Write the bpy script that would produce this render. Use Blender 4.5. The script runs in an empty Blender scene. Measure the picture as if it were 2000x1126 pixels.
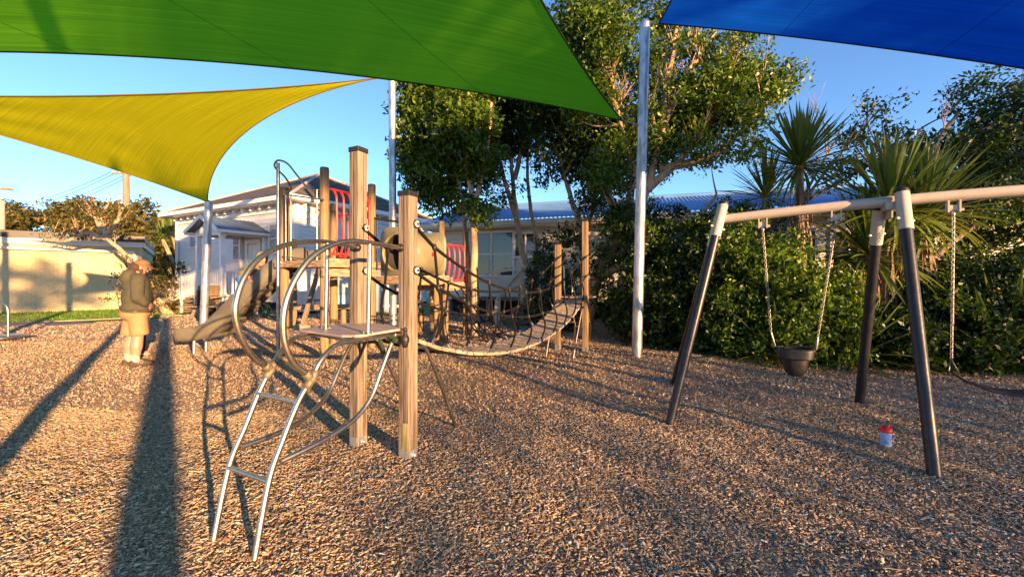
import bpy, bmesh, math, random
import numpy as np
from mathutils import Vector, Matrix, Euler
random.seed(7); rng = np.random.default_rng(7)
S = bpy.context.scene
COL = S.collection
F, H, HY = 780.0, 1.45, 540.0            # focal length in photo pixels, eye height, horizon row
# ---------------------------------------------------------------- camera, sky, sun, exposure
cam_d = bpy.data.cameras.new('camera'); cam = bpy.data.objects.new('camera', cam_d); COL.objects.link(cam)
cam.location = (0, 0, H); cam.rotation_euler = (math.radians(90), 0, 0)
cam_d.sensor_width = 36; cam_d.lens = 36 * F / 2000; cam_d.shift_y = -23 / 2000
cam_d.clip_start = 0.05; cam_d.clip_end = 3000
S.camera = cam
SUN_EL = math.radians(9.5); SUN_AZ = Vector((0.65, -0.76)).normalized()
w = bpy.data.worlds.new('World'); S.world = w; w.use_nodes = True
nt = w.node_tree; nt.nodes.clear()
sky = nt.nodes.new('ShaderNodeTexSky'); sky.sky_type = 'NISHITA'; sky.sun_disc = False
sky.sun_elevation = SUN_EL; sky.sun_rotation = math.atan2(SUN_AZ.x, SUN_AZ.y)
sky.air_density = 0.85; sky.dust_density = 0.0; sky.ozone_density = 5.0
bg = nt.nodes.new('ShaderNodeBackground'); bg.inputs['Strength'].default_value = 0.108
out = nt.nodes.new('ShaderNodeOutputWorld')
wb = nt.nodes.new('ShaderNodeVectorMath'); wb.operation = 'MULTIPLY'; wb.inputs[1].default_value = (1.32, 1.0, .86)   # the camera's warm white balance
nt.links.new(sky.outputs[0], wb.inputs[0]); nt.links.new(wb.outputs[0], bg.inputs[0]); nt.links.new(bg.outputs[0], out.inputs[0])
sd = bpy.data.lights.new('sun', 'SUN'); sd.energy = 5.0; sd.angle = math.radians(0.5); sd.color = (1.0, 0.56, 0.25)
sun = bpy.data.objects.new('sun', sd); COL.objects.link(sun)
_d = -Vector((SUN_AZ.x * math.cos(SUN_EL), SUN_AZ.y * math.cos(SUN_EL), math.sin(SUN_EL)))
sun.rotation_euler = _d.to_track_quat('-Z', 'Y').to_euler(); sun.location = (10, -12, 6)
S.view_settings.view_transform = 'Standard'; S.view_settings.look = 'None'
S.view_settings.exposure = 2.1; S.view_settings.gamma = 1; S.view_settings.use_curve_mapping = False
# ---------------------------------------------------------------- helpers
def V(px, py, Y): return Vector(((px - 1000) / F * Y, Y, H - (py - HY) / F * Y))
def G(px, py, z=0.0):
    Y = (H - z) * F / (py - HY); return Vector(((px - 1000) / F * Y, Y, z))
def onplane(P, Q, px, py):               # the point of the vertical plane through P and Q that is seen at px, py
    r = (px - 1000) / F; dx, dy = Q[0] - P[0], Q[1] - P[1]
    t = (r * P[1] - P[0]) / (dx - r * dy); Y = P[1] + t * dy
    return V(px, py, Y)
def gz(x, y):
    return float(gzn(np.float64(x), np.float64(y)))
def _gz_old(x, y):
    return 0.022 * math.sin(x * 1.3 + 0.7 * y) + 0.018 * math.sin(2.1 * y - 0.6 * x + 1) + 0.010 * math.sin(3.7 * x + 2.9 * y) - 0.02
def gzn(x, y):
    z = 0.024 * np.sin(x * 1.3 + 0.7 * y) + 0.020 * np.sin(2.1 * y - 0.6 * x + 1) + 0.012 * np.sin(3.7 * x + 2.9 * y) + 0.006 * np.sin(9.1 * x - 6.3 * y) * np.sin(4.3 * y + 7.7 * x) - 0.02
    for cx, cy, s, a in ((2.95, 4.0, .45, -.05), (4.1, 3.25, .5, -.06), (-1.9, 1.75, .35, -.04), (-6.7, 7.8, .5, -.05), (3.6, 4.9, .5, .05), (-.2, 2.5, .4, .03)):
        z = z + a * np.exp(-((x - cx) ** 2 + (y - cy) ** 2) / (2 * s * s))
    return z
def crv(pts, n=8, closed=False):         # Catmull-Rom through the points
    P = [Vector(p) for p in pts]; m = len(P); o = []
    segs = m if closed else m - 1
    for i in range(segs):
        if closed: a, b, c, d = P[(i-1) % m], P[i], P[(i+1) % m], P[(i+2) % m]
        else: a, b, c, d = P[max(i-1, 0)], P[i], P[i+1], P[min(i+2, m-1)]
        for k in range(n):
            t = k / n
            o.append(0.5 * ((2*b) + (c-a)*t + (2*a-5*b+4*c-d)*t*t + (3*b-a-3*c+d)*t**3))
    if not closed: o.append(P[-1])
    return o
WM = {}
def link(o): COL.objects.link(o); return o
def tag(o, label, cat, group=None, kind=None):
    if label: o['label'] = label
    if cat: o['category'] = cat
    if group: o['group'] = group
    if kind: o['kind'] = kind
    return o
def thing(name, label, cat, loc, rz=0.0, group=None):
    o = link(bpy.data.objects.new(name, None)); o.location = loc; o.rotation_euler = (0, 0, rz)
    o.empty_display_size = 0.1
    WM[o.name] = Matrix.Translation(Vector(loc)) @ Matrix.Rotation(rz, 4, 'Z')
    return tag(o, label, cat, group)
def place(name, me, mat, parent=None):
    o = link(bpy.data.objects.new(name, me))
    if mat is not None and not me.materials: me.materials.append(mat)
    if parent is not None:
        o.parent = parent; WM[o.name] = WM[parent.name]
    else: WM[o.name] = Matrix.Identity(4)
    return o
class MB:
    def __init__(s): s.v = []; s.f = []; s.sm = []
    def add(s, vs, fs, smooth=False):
        b = len(s.v); s.v += [Vector(p) for p in vs]; s.f += [tuple(i + b for i in f) for f in fs]; s.sm += [smooth] * len(fs)
        return s
    def box(s, c, size, ax=None, ay=None, az=None):
        c = Vector(c); ax = Vector(ax or (1, 0, 0)); az = Vector(az or (0, 0, 1))
        ax.normalize()
        ay = Vector(ay) if ay is not None else az.cross(ax)
        ay.normalize(); az = ax.cross(ay)
        hx, hy, hz = size[0]/2, size[1]/2, size[2]/2
        vs = [c + ax*(hx*i) + ay*(hy*j) + az*(hz*k) for k in (-1, 1) for j in (-1, 1) for i in (-1, 1)]
        return s.add(vs, [(0,2,3,1), (4,5,7,6), (0,1,5,4), (2,6,7,3), (0,4,6,2), (1,3,7,5)])
    def beam(s, a, b, w, h, up=(0, 0, 1)):
        a, b = Vector(a), Vector(b); d = b - a; up = Vector(up)
        if abs(d.normalized().dot(up)) > .99: up = Vector((0, 1, 0))
        ay = up.cross(d).normalized()
        return s.box((a+b)/2, (d.length, w, h), d, ay)
    def tube(s, pts, r, n=10, cap=True, closed=False, smooth=True):
        P = [Vector(p) for p in pts]; m = len(P)
        R = r if isinstance(r, (list, tuple)) else [r]*m
        if len(R) != m: R = [R[0] + (R[-1]-R[0]) * i/(m-1) for i in range(m)]
        T = []
        for i in range(m):
            if closed: t = P[(i+1) % m] - P[i-1]
            else: t = P[min(i+1, m-1)] - P[max(i-1, 0)]
            T.append(t.normalized() if t.length > 1e-9 else Vector((0, 0, 1)))
        u = T[0].orthogonal().normalized(); b0 = len(s.v); vs = []
        for i in range(m):
            u = (u - T[i]*u.dot(T[i])); u = u.normalized() if u.length > 1e-6 else T[i].orthogonal().normalized()
            w_ = T[i].cross(u)
            for k in range(n):
                a = 2*math.pi*k/n; vs.append(P[i] + (u*math.cos(a) + w_*math.sin(a))*R[i])
        fs = []
        for i in range(m if closed else m-1):
            j = (i+1) % m
            for k in range(n): k2 = (k+1) % n; fs.append((i*n+k, i*n+k2, j*n+k2, j*n+k))
        s.add(vs, fs, smooth)
        if cap and not closed:
            s.add(vs[:n], [tuple(reversed(range(n)))]); s.add(vs[-n:], [tuple(range(n))])
        return s
    def lathe(s, c, prof, n=20, axis=(0, 0, 1), smooth=True):
        c = Vector(c); az = Vector(axis).normalized(); ax = az.orthogonal().normalized(); ay = az.cross(ax)
        vs = []; m = len(prof)
        for r, z in prof:
            for k in range(n):
                a = 2*math.pi*k/n; vs.append(c + az*z + (ax*math.cos(a) + ay*math.sin(a))*max(r, 1e-4))
        fs = [(i*n+k, i*n+(k+1) % n, (i+1)*n+(k+1) % n, (i+1)*n+k) for i in range(m-1) for k in range(n)]
        return s.add(vs, fs, smooth)
    def poly(s, pts, z0, z1):            # upright prism on a ground outline
        n = len(pts); vs = [(p[0], p[1], z0) for p in pts] + [(p[0], p[1], z1) for p in pts]
        fs = [tuple(range(n, 2*n)), tuple(reversed(range(n)))] + [(i, (i+1) % n, n+(i+1) % n, n+i) for i in range(n)]
        return s.add(vs, fs)
    def sphere(s, c, r, n=10, m=7, sc=(1, 1, 1)):
        c = Vector(c); vs = []; fs = []
        for i in range(m+1):
            th = math.pi*i/m
            for k in range(n):
                a = 2*math.pi*k/n
                vs.append(c + Vector((math.sin(th)*math.cos(a)*r*sc[0], math.sin(th)*math.sin(a)*r*sc[1], math.cos(th)*r*sc[2])))
        fs = [(i*n+k, (i+1)*n+k, (i+1)*n+(k+1) % n, i*n+(k+1) % n) for i in range(m) for k in range(n)]
        return s.add(vs, fs, True)
    def build(s, name, mat, parent=None, bevel=0.0):
        me = bpy.data.meshes.new(name)
        vs = s.v
        if parent is not None:
            inv = WM[parent.name].inverted(); vs = [inv @ p for p in vs]
        me.from_pydata([tuple(p) for p in vs], [], s.f)
        me.polygons.foreach_set('use_smooth', s.sm); me.update()
        o = place(name, me, mat, parent)
        if bevel:
            b = o.modifiers.new('bevel', 'BEVEL'); b.width = bevel; b.segments = 2; b.limit_method = 'ANGLE'
        return o
def copy_tree(o, parent=None):
    c = o.copy(); COL.objects.link(c)
    if parent is not None: c.parent = parent
    for ch in list(o.children): copy_tree(ch, c)
    return c
# ---------------------------------------------------------------- materials
def mat(name, c1, c2=None, rough=0.6, metal=0.0, scale=(6, 6, 6), bump=0.0, bscale=None, lo=0.35, hi=0.65, spec=0.5, detail=6, coord='Object', c3=None, coat=0.0):
    m = bpy.data.materials.new(name); m.use_nodes = True; t = m.node_tree; N = t.nodes; L = t.links
    p = N['Principled BSDF']; p.inputs['Roughness'].default_value = rough; p.inputs['Metallic'].default_value = metal
    p.inputs['Specular IOR Level'].default_value = spec; p.inputs['Coat Weight'].default_value = coat
    p.inputs['Base Color'].default_value = (*c1, 1)
    tc = N.new('ShaderNodeTexCoord')
    def noise(sc, det=detail):
        mp = N.new('ShaderNodeMapping'); mp.inputs['Scale'].default_value = sc; L.new(tc.outputs[coord], mp.inputs[0])
        n = N.new('ShaderNodeTexNoise'); n.inputs['Scale'].default_value = 1; n.inputs['Detail'].default_value = det
        n.inputs['Roughness'].default_value = 0.62; n.inputs['Distortion'].default_value = 0.35; L.new(mp.outputs[0], n.inputs['Vector']); return n
    if c2 is not None:
        n = noise(scale); r = N.new('ShaderNodeValToRGB'); L.new(n.outputs['Fac'], r.inputs[0])
        r.color_ramp.elements[0].position = lo; r.color_ramp.elements[0].color = (*c1, 1)
        r.color_ramp.elements[1].position = hi; r.color_ramp.elements[1].color = (*c2, 1)
        if c3 is not None:
            e = r.color_ramp.elements.new((lo+hi)/2); e.color = (*c3, 1)
        L.new(r.outputs[0], p.inputs['Base Color'])
    if bump:
        n2 = noise(bscale or scale); b = N.new('ShaderNodeBump'); b.inputs['Strength'].default_value = min(1, bump)
        b.inputs['Distance'].default_value = 0.01 * max(1, bump); L.new(n2.outputs['Fac'], b.inputs['Height']); L.new(b.outputs[0], p.inputs['Normal'])
    return m
WOODG = mat('weathered_timber', (.075, .055, .040), (.26, .215, .17), .9, scale=(42, 42, 2.4), bump=1.0, lo=.33, hi=.66, c3=(.18, .146, .113), spec=.2, detail=9)
WOODW = mat('pine_timber', (.08, .05, .024), (.27, .19, .10), .85, scale=(24, 24, 1.2), bump=.5, lo=.3, hi=.62)
WOODH = mat('sawn_timber', (.10, .065, .04), (.36, .26, .17), .85, scale=(7, 7, 30), bump=.6, lo=.32, hi=.62)
WOODP = mat('plank_timber', (.13, .10, .075), (.42, .35, .27), .88, scale=(14, 14, 14), bump=.6, lo=.3, hi=.7)
MOSS = mat('mossy_timber', (.16, .15, .03), (.38, .32, .16), .9, scale=(20, 20, 3), bump=.5)
STEEL = mat('stainless_steel', (.46, .39, .29), (.62, .54, .42), .33, 1.0, scale=(30, 30, 30), bump=.05)
STEELD = mat('scuffed_steel', (.20, .19, .18), (.38, .36, .33), .42, 1.0, scale=(12, 12, 12), bump=.1)
GALV = mat('galvanised_steel', (.28, .30, .31), (.55, .57, .58), .45, .8, scale=(9, 9, 3), bump=.08, lo=.4, hi=.6)
CAST = mat('cast_clamp', (.11, .09, .06), (.20, .165, .11), .55, .5, scale=(40, 40, 40), bump=.5)
BLACK = mat('black_plastic', (.006, .006, .007), (.015, .015, .015), .5, scale=(30, 30, 30), bump=.1)
BLACKP = mat('black_powder_coat', (.008, .010, .014), (.018, .020, .025), .38, scale=(14, 14, 14), bump=.2, spec=.4)
ROPE = mat('black_rope', (.004, .004, .005), (.012, .012, .014), .9, scale=(220, 220, 220), bump=.6, spec=.15)
FERR = mat('aluminium_ferrule', (.55, .55, .55), (.8, .8, .8), .35, .9, scale=(40, 40, 40))
CREAM = mat('cream_powder_coat', (.36, .33, .27), (.44, .40, .33), .38, scale=(5, 5, 5), bump=.06, lo=.3, hi=.8)
RED = mat('red_paint', (.55, .02, .015), (.68, .05, .03), .35, scale=(10, 10, 10))
REDP = mat('red_plastic', (.75, .015, .02), None, .35)
KHAKI = mat('khaki_plastic', (.15, .145, .09), (.195, .19, .12), .38, scale=(4, 4, 4), bump=.05)
SLIDEM = mat('slide_plastic', (.085, .08, .066), (.14, .13, .10), .42, scale=(3, 9, 3), bump=.1)
SLIDED = mat('slide_underside_shade', (.05, .045, .04), (.09, .08, .07), .7, scale=(6, 6, 6), bump=.2)  # darker slide colour standing in for the shade underneath
BOARD = mat('phenolic_board', (.24, .20, .18), (.36, .31, .28), .55, scale=(3, 16, 3), bump=.1, lo=.25, hi=.75)
WHITE = mat('white_paint', (.62, .62, .62), (.74, .74, .73), .5, scale=(2, 2, 2), bump=.05, lo=.25, hi=.7)
WBOARD = mat('white_weatherboard', (.58, .60, .61), (.70, .71, .70), .55, scale=(1.2, 1.2, 14), bump=.15, lo=.3, hi=.7)
CBOARD = mat('cream_weatherboard', (.52, .52, .46), (.66, .65, .57), .6, scale=(1.2, 1.2, 14), bump=.15, lo=.3, hi=.7)
ROOFG = mat('grey_roof', (.06, .052, .045), (.12, .10, .08), .85, scale=(3, 3, 3), bump=.3, spec=.15)
ROOFB = mat('blue_roof', (.09, .22, .46), (.13, .28, .55), .5, .1, scale=(1.5, 1.5, 1.5), bump=.05, spec=.25)
ROOFN = mat('navy_roof', (.06, .10, .17), (.09, .14, .22), .4, .1, scale=(2, 2, 2))
GLASS = mat('window_glass', (.02, .025, .03), (.05, .06, .07), .04, scale=(.7, .7, .7), spec=1.0)
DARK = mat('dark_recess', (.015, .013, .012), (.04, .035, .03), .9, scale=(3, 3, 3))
BARK = mat('tree_bark', (.19, .125, .075), (.46, .34, .22), .9, scale=(14, 14, 4), bump=1.0, lo=.3, hi=.65)  # bark colour lightened and warmed for sun on the trunks
BARKD = mat('shaded_bark', (.06, .05, .035), (.2, .16, .11), .9, scale=(16, 16, 4), bump=1.0)  # darker copy of the bark, shade put into its colour
TWIG = mat('pale_twig', (.30, .19, .12), (.45, .32, .22), .85, scale=(10, 10, 10))
DRYLEAF = mat('dry_leaf', (.10, .07, .04), (.27, .19, .11), .9, scale=(20, 20, 20))
SKIN = mat('skin', (.36, .17, .125), (.43, .21, .155), .55, scale=(9, 9, 9))
HOOD = mat('olive_hoodie', (.042, .043, .028), (.062, .060, .038), .95, scale=(9, 9, 9), bump=.5)
SHORT = mat('tan_shorts', (.25, .15, .075), (.32, .195, .10), .9, scale=(6, 6, 6), bump=.4)
CAPM = mat('tan_cap', (.13, .075, .03), (.17, .10, .045), .9, scale=(12, 12, 12))
HAIR = mat('brown_hair', (.03, .012, .006), (.07, .028, .014), .8, scale=(60, 60, 12), bump=.8)
HAIRB = mat('blond_hair', (.15, .09, .05), (.28, .18, .10), .8, scale=(60, 60, 12), bump=.6)
SHOE = mat('dark_shoe', (.03, .024, .018), (.055, .042, .03), .8, scale=(30, 30, 30))
SOCK = mat('grey_sock', (.33, .30, .24), (.42, .38, .31), .95, scale=(50, 50, 50))
BLUEC = mat('blue_cloth', (.02, .10, .35), (.03, .15, .45), .9, scale=(9, 9, 9))
OLIVEC = mat('olive_cloth', (.12, .11, .05), (.17, .155, .08), .9, scale=(9, 9, 9))
BLACKC = mat('black_cloth', (.012, .012, .014), (.02, .02, .024), .95, scale=(9, 9, 9))
CREAMC = mat('cream_cloth', (.48, .36, .24), (.56, .43, .30), .9, scale=(9, 9, 9))
GREENC = mat('green_cloth', (.005, .022, .012), (.01, .04, .022), .9, scale=(14, 14, 14))
ASPH = mat('asphalt', (.055, .055, .06), (.11, .11, .115), .9, scale=(30, 30, 30), bump=.5)
CONC = mat('concrete', (.22, .20, .17), (.34, .31, .27), .85, scale=(8, 8, 8), bump=.3)
FIELD = mat('far_ground', (.06, .08, .03), (.10, .12, .05), .95, scale=(.3, .3, .3))
GRASS = mat('grass_green', (.05, .12, .015), (.12, .23, .03), .85, scale=(3, 3, 3), bump=.8, bscale=(60, 60, 60))
CHAIN = mat('galvanised_chain', (.22, .21, .19), (.42, .40, .36), .45, .9, scale=(60, 60, 60))
BOTTLE = mat('pale_blue_bottle', (.30, .42, .68), (.38, .50, .75), .3, scale=(12, 12, 2))
POLEW = mat('power_pole_timber', (.14, .11, .08), (.27, .21, .15), .9, scale=(6, 6, 1))
def attr_mat(name, stops, rough=.8, trans=0.0, tcol=(1, 1, 1), spec=.3):
    m = bpy.data.materials.new(name); m.use_nodes = True; t = m.node_tree; N = t.nodes; L = t.links
    p = N['Principled BSDF']; p.inputs['Roughness'].default_value = rough; p.inputs['Specular IOR Level'].default_value = spec
    a = N.new('ShaderNodeAttribute'); a.attribute_name = 'tone'
    r = N.new('ShaderNodeValToRGB'); L.new(a.outputs['Fac'], r.inputs[0]); cr = r.color_ramp
    cr.elements[0].position = stops[0][0]; cr.elements[0].color = (*stops[0][1], 1)
    cr.elements[1].position = stops[-1][0]; cr.elements[1].color = (*stops[-1][1], 1)
    for q, c in stops[1:-1]: e = cr.elements.new(q); e.color = (*c, 1)
    L.new(r.outputs[0], p.inputs['Base Color'])
    if trans:
        tr = N.new('ShaderNodeBsdfTranslucent'); mx = N.new('ShaderNodeMixRGB'); mx.blend_type = 'MULTIPLY'; mx.inputs[0].default_value = 1
        mx.inputs[2].default_value = (*tcol, 1); L.new(r.outputs[0], mx.inputs[1]); L.new(mx.outputs[0], tr.inputs[0])
        ms = N.new('ShaderNodeMixShader'); ms.inputs[0].default_value = trans
        L.new(p.outputs[0], ms.inputs[1]); L.new(tr.outputs[0], ms.inputs[2]); L.new(ms.outputs[0], N['Material Output'].inputs[0])
    return m
CHIPM = attr_mat('bark_chips', [(0, (.11, .075, .046)), (.15, (.22, .16, .10)), (.42, (.35, .265, .17)), (.74, (.52, .41, .275)), (.94, (.74, .61, .45)), (1, (.25, .07, .03))], .85)
LEAFD = attr_mat('dark_leaf', [(0, (.010, .024, .004)), (.5, (.028, .060, .008)), (1, (.09, .15, .016))], .42, .30, (1.6, 1.7, .5), .5)  # also stands for shade on the right-hand tree and backing shrubs
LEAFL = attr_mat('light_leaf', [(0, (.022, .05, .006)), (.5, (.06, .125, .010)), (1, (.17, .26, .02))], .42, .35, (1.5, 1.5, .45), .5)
LEAFO = attr_mat('olive_leaf', [(0, (.035, .04, .012)), (.5, (.085, .085, .022)), (1, (.17, .14, .04))], .6, .30, (1.4, 1.3, .5))
GRASSB = attr_mat('grass_blade', [(0, (.04, .10, .012)), (.5, (.09, .19, .022)), (1, (.19, .28, .045))], .6, .35, (1.3, 1.4, .5))
def cabbage_mat():
    m = mat('sword_leaf', (.04, .085, .012), (.13, .19, .03), .42, scale=(2, 2, 2), spec=.5)
    t = m.node_tree; N = t.nodes; L = t.links; p = N['Principled BSDF']
    tr = N.new('ShaderNodeBsdfTranslucent'); tr.inputs[0].default_value = (.22, .26, .03, 1)
    ms = N.new('ShaderNodeMixShader'); ms.inputs[0].default_value = .28
    L.new(p.outputs[0], ms.inputs[1]); L.new(tr.outputs[0], ms.inputs[2]); L.new(ms.outputs[0], N['Material Output'].inputs[0])
    return m
SWORD = cabbage_mat()
def sail_mat(name, col, tcol, trans=.5):
    m = bpy.data.materials.new(name); m.use_nodes = True; t = m.node_tree; N = t.nodes; L = t.links; N.clear()
    o = N.new('ShaderNodeOutputMaterial'); d = N.new('ShaderNodeBsdfDiffuse'); tr = N.new('ShaderNodeBsdfTranslucent')
    uv = N.new('ShaderNodeUVMap'); uv.uv_map = 'weave'
    mp = N.new('ShaderNodeMapping'); mp.inputs['Scale'].default_value = (3, 260, 1); L.new(uv.outputs[0], mp.inputs[0])
    n = N.new('ShaderNodeTexNoise'); n.inputs['Scale'].default_value = 1; n.inputs['Detail'].default_value = 5; L.new(mp.outputs[0], n.inputs['Vector'])
    mp2 = N.new('ShaderNodeMapping'); mp2.inputs['Scale'].default_value = (2.5, 30, 1); L.new(uv.outputs[0], mp2.inputs[0])
    n2 = N.new('ShaderNodeTexNoise'); n2.inputs['Scale'].default_value = 1; n2.inputs['Detail'].default_value = 3; L.new(mp2.outputs[0], n2.inputs['Vector'])
    r = N.new('ShaderNodeMapRange'); r.inputs[3].default_value = .55; r.inputs[4].default_value = 1.4; L.new(n.outputs['Fac'], r.inputs[0])
    for sh, c in ((d, col), (tr, tcol)):
        mx = N.new('ShaderNodeVectorMath'); mx.operation = 'SCALE'; mx.inputs[0].default_value = c
        L.new(r.outputs[0], mx.inputs['Scale']); L.new(mx.outputs[0], sh.inputs[0])
    b = N.new('ShaderNodeBump'); b.inputs['Strength'].default_value = .5; b.inputs['Distance'].default_value = .02
    L.new(n2.outputs['Fac'], b.inputs['Height'])
    L.new(b.outputs[0], d.inputs['Normal']); L.new(b.outputs[0], tr.inputs['Normal'])
    ms = N.new('ShaderNodeMixShader'); ms.inputs[0].default_value = trans
    L.new(d.outputs[0], ms.inputs[1]); L.new(tr.outputs[0], ms.inputs[2]); L.new(ms.outputs[0], o.inputs[0])
    return m
SAILG = sail_mat('green_shade_cloth', (.10, .36, .014), (.24, .72, .02))
SAILY = sail_mat('yellow_shade_cloth', (.46, .44, .010), (.62, .58, .008))
SAILB = sail_mat('blue_shade_cloth', (.003, .065, .42), (.004, .10, .60))
def brick_mat():
    m = mat('cream_painted_brick', (.46, .38, .20), (.56, .47, .27), .75, scale=(1.2, 1.2, 1.2), lo=.3, hi=.7)
    t = m.node_tree; N = t.nodes; L = t.links; p = N['Principled BSDF']
    uv = N.new('ShaderNodeUVMap'); uv.uv_map = 'UVMap'
    br = N.new('ShaderNodeTexBrick'); br.inputs['Scale'].default_value = 1; br.inputs['Brick Width'].default_value = .24
    br.inputs['Row Height'].default_value = .086; br.inputs['Mortar Size'].default_value = .008; L.new(uv.outputs[0], br.inputs['Vector'])
    b = N.new('ShaderNodeBump'); b.inputs['Strength'].default_value = .8; b.inputs['Distance'].default_value = .012; b.invert = True
    L.new(br.outputs['Fac'], b.inputs['Height']); L.new(b.outputs[0], p.inputs['Normal'])
    # flaked paint low down
    n = N.new('ShaderNodeTexNoise'); n.inputs['Scale'].default_value = 2.2; n.inputs['Detail'].default_value = 8; n.inputs['Roughness'].default_value = .75
    L.new(uv.outputs[0], n.inputs['Vector'])
    sp = N.new('ShaderNodeSeparateXYZ'); L.new(uv.outputs[0], sp.inputs[0])
    mr = N.new('ShaderNodeMapRange'); mr.inputs[1].default_value = 0; mr.inputs[2].default_value = 1.1; mr.inputs[3].default_value = .58; mr.inputs[4].default_value = .78
    L.new(sp.outputs[1], mr.inputs[0])
    gt = N.new('ShaderNodeMath'); gt.operation = 'GREATER_THAN'; L.new(n.outputs['Fac'], gt.inputs[0]); L.new(mr.outputs[0], gt.inputs[1])
    mx = N.new('ShaderNodeMixRGB'); mx.inputs[2].default_value = (.14, .09, .06, 1)
    L.new(gt.outputs[0], mx.inputs[0]); L.new(p.inputs['Base Color'].links[0].from_socket, mx.inputs[1]); 
    mo = N.new('ShaderNodeMixRGB'); mo.blend_type = 'MULTIPLY'; mo.inputs[0].default_value = .2; L.new(mx.outputs[0], mo.inputs[1])
    iv = N.new('ShaderNodeMath'); iv.operation = 'SUBTRACT'; iv.inputs[0].default_value = 1; L.new(br.outputs['Fac'], iv.inputs[1]); L.new(iv.outputs[0], mo.inputs[2])
    L.new(mo.outputs[0], p.inputs['Base Color'])
    return m
BRICK = brick_mat()
# ---------------------------------------------------------------- scattering helpers (numpy)
def fast_mesh(name, verts, quads, tone, material, parent=None, smooth=False):
    me = bpy.data.meshes.new(name); n = len(verts); k = quads.shape[1]; q = len(quads)
    if parent is not None:
        Mi = np.array(WM[parent.name].inverted()); verts = verts @ Mi[:3, :3].T + Mi[:3, 3]
    me.vertices.add(n); me.vertices.foreach_set('co', verts.astype(np.float32).ravel())
    me.loops.add(q*k); me.loops.foreach_set('vertex_index', quads.astype(np.int32).ravel())
    me.polygons.add(q); me.polygons.foreach_set('loop_start', np.arange(0, q*k, k, dtype=np.int32))
    me.polygons.foreach_set('loop_total', np.full(q, k, dtype=np.int32))
    a = me.attributes.new('tone', 'FLOAT', 'FACE'); a.data.foreach_set('value', tone.astype(np.float32))
    me.update(calc_edges=True)
    return place(name, me, material, parent)
def leaf_cloud(name, C, size, material, parent, tone=None, aspect=.45, up=.35):
    n = len(C); sz = size * rng.uniform(.5, 1.6, n)[:, None]
    a = rng.normal(size=(n, 3)); a[:, 2] -= .25; a /= np.linalg.norm(a, axis=1)[:, None]
    nn = rng.normal(size=(n, 3)); nn[:, 2] += up * 2; nn -= a * (nn*a).sum(1)[:, None]; nn /= np.linalg.norm(nn, axis=1)[:, None]
    b = np.cross(a, nn); h = aspect * .5
    v = np.stack([C - a*sz*.5, C - a*sz*.05 + b*sz*h + nn*sz*.10, C + a*sz*.5 - nn*sz*.08, C - a*sz*.05 - b*sz*h + nn*sz*.10], 1).reshape(-1, 3)
    q = np.arange(n*4).reshape(n, 4)
    if tone is None: tone = np.clip(rng.normal(.45, .25, n), 0, 1)
    return fast_mesh(name, v, q, tone, material, parent)
def blob_clumps(blobs, nclump, shell=.55):
    """clump centres spread through ellipsoids (centre, radii, weight)"""
    W = np.array([b[1][0]*b[1][1]*b[1][2] * (b[2] if len(b) > 2 else 1) for b in blobs]) ** .8; W = W / W.sum()
    idx = rng.choice(len(blobs), nclump, p=W); d = rng.normal(size=(nclump, 3)); d /= np.linalg.norm(d, axis=1)[:, None]
    r = shell + (1 - shell) * rng.uniform(0, 1, nclump) ** .6
    Cc = np.array([list(b[0]) for b in blobs])[idx]; R = np.array([list(b[1]) for b in blobs])[idx]
    return Cc + d * R * r[:, None]
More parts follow.
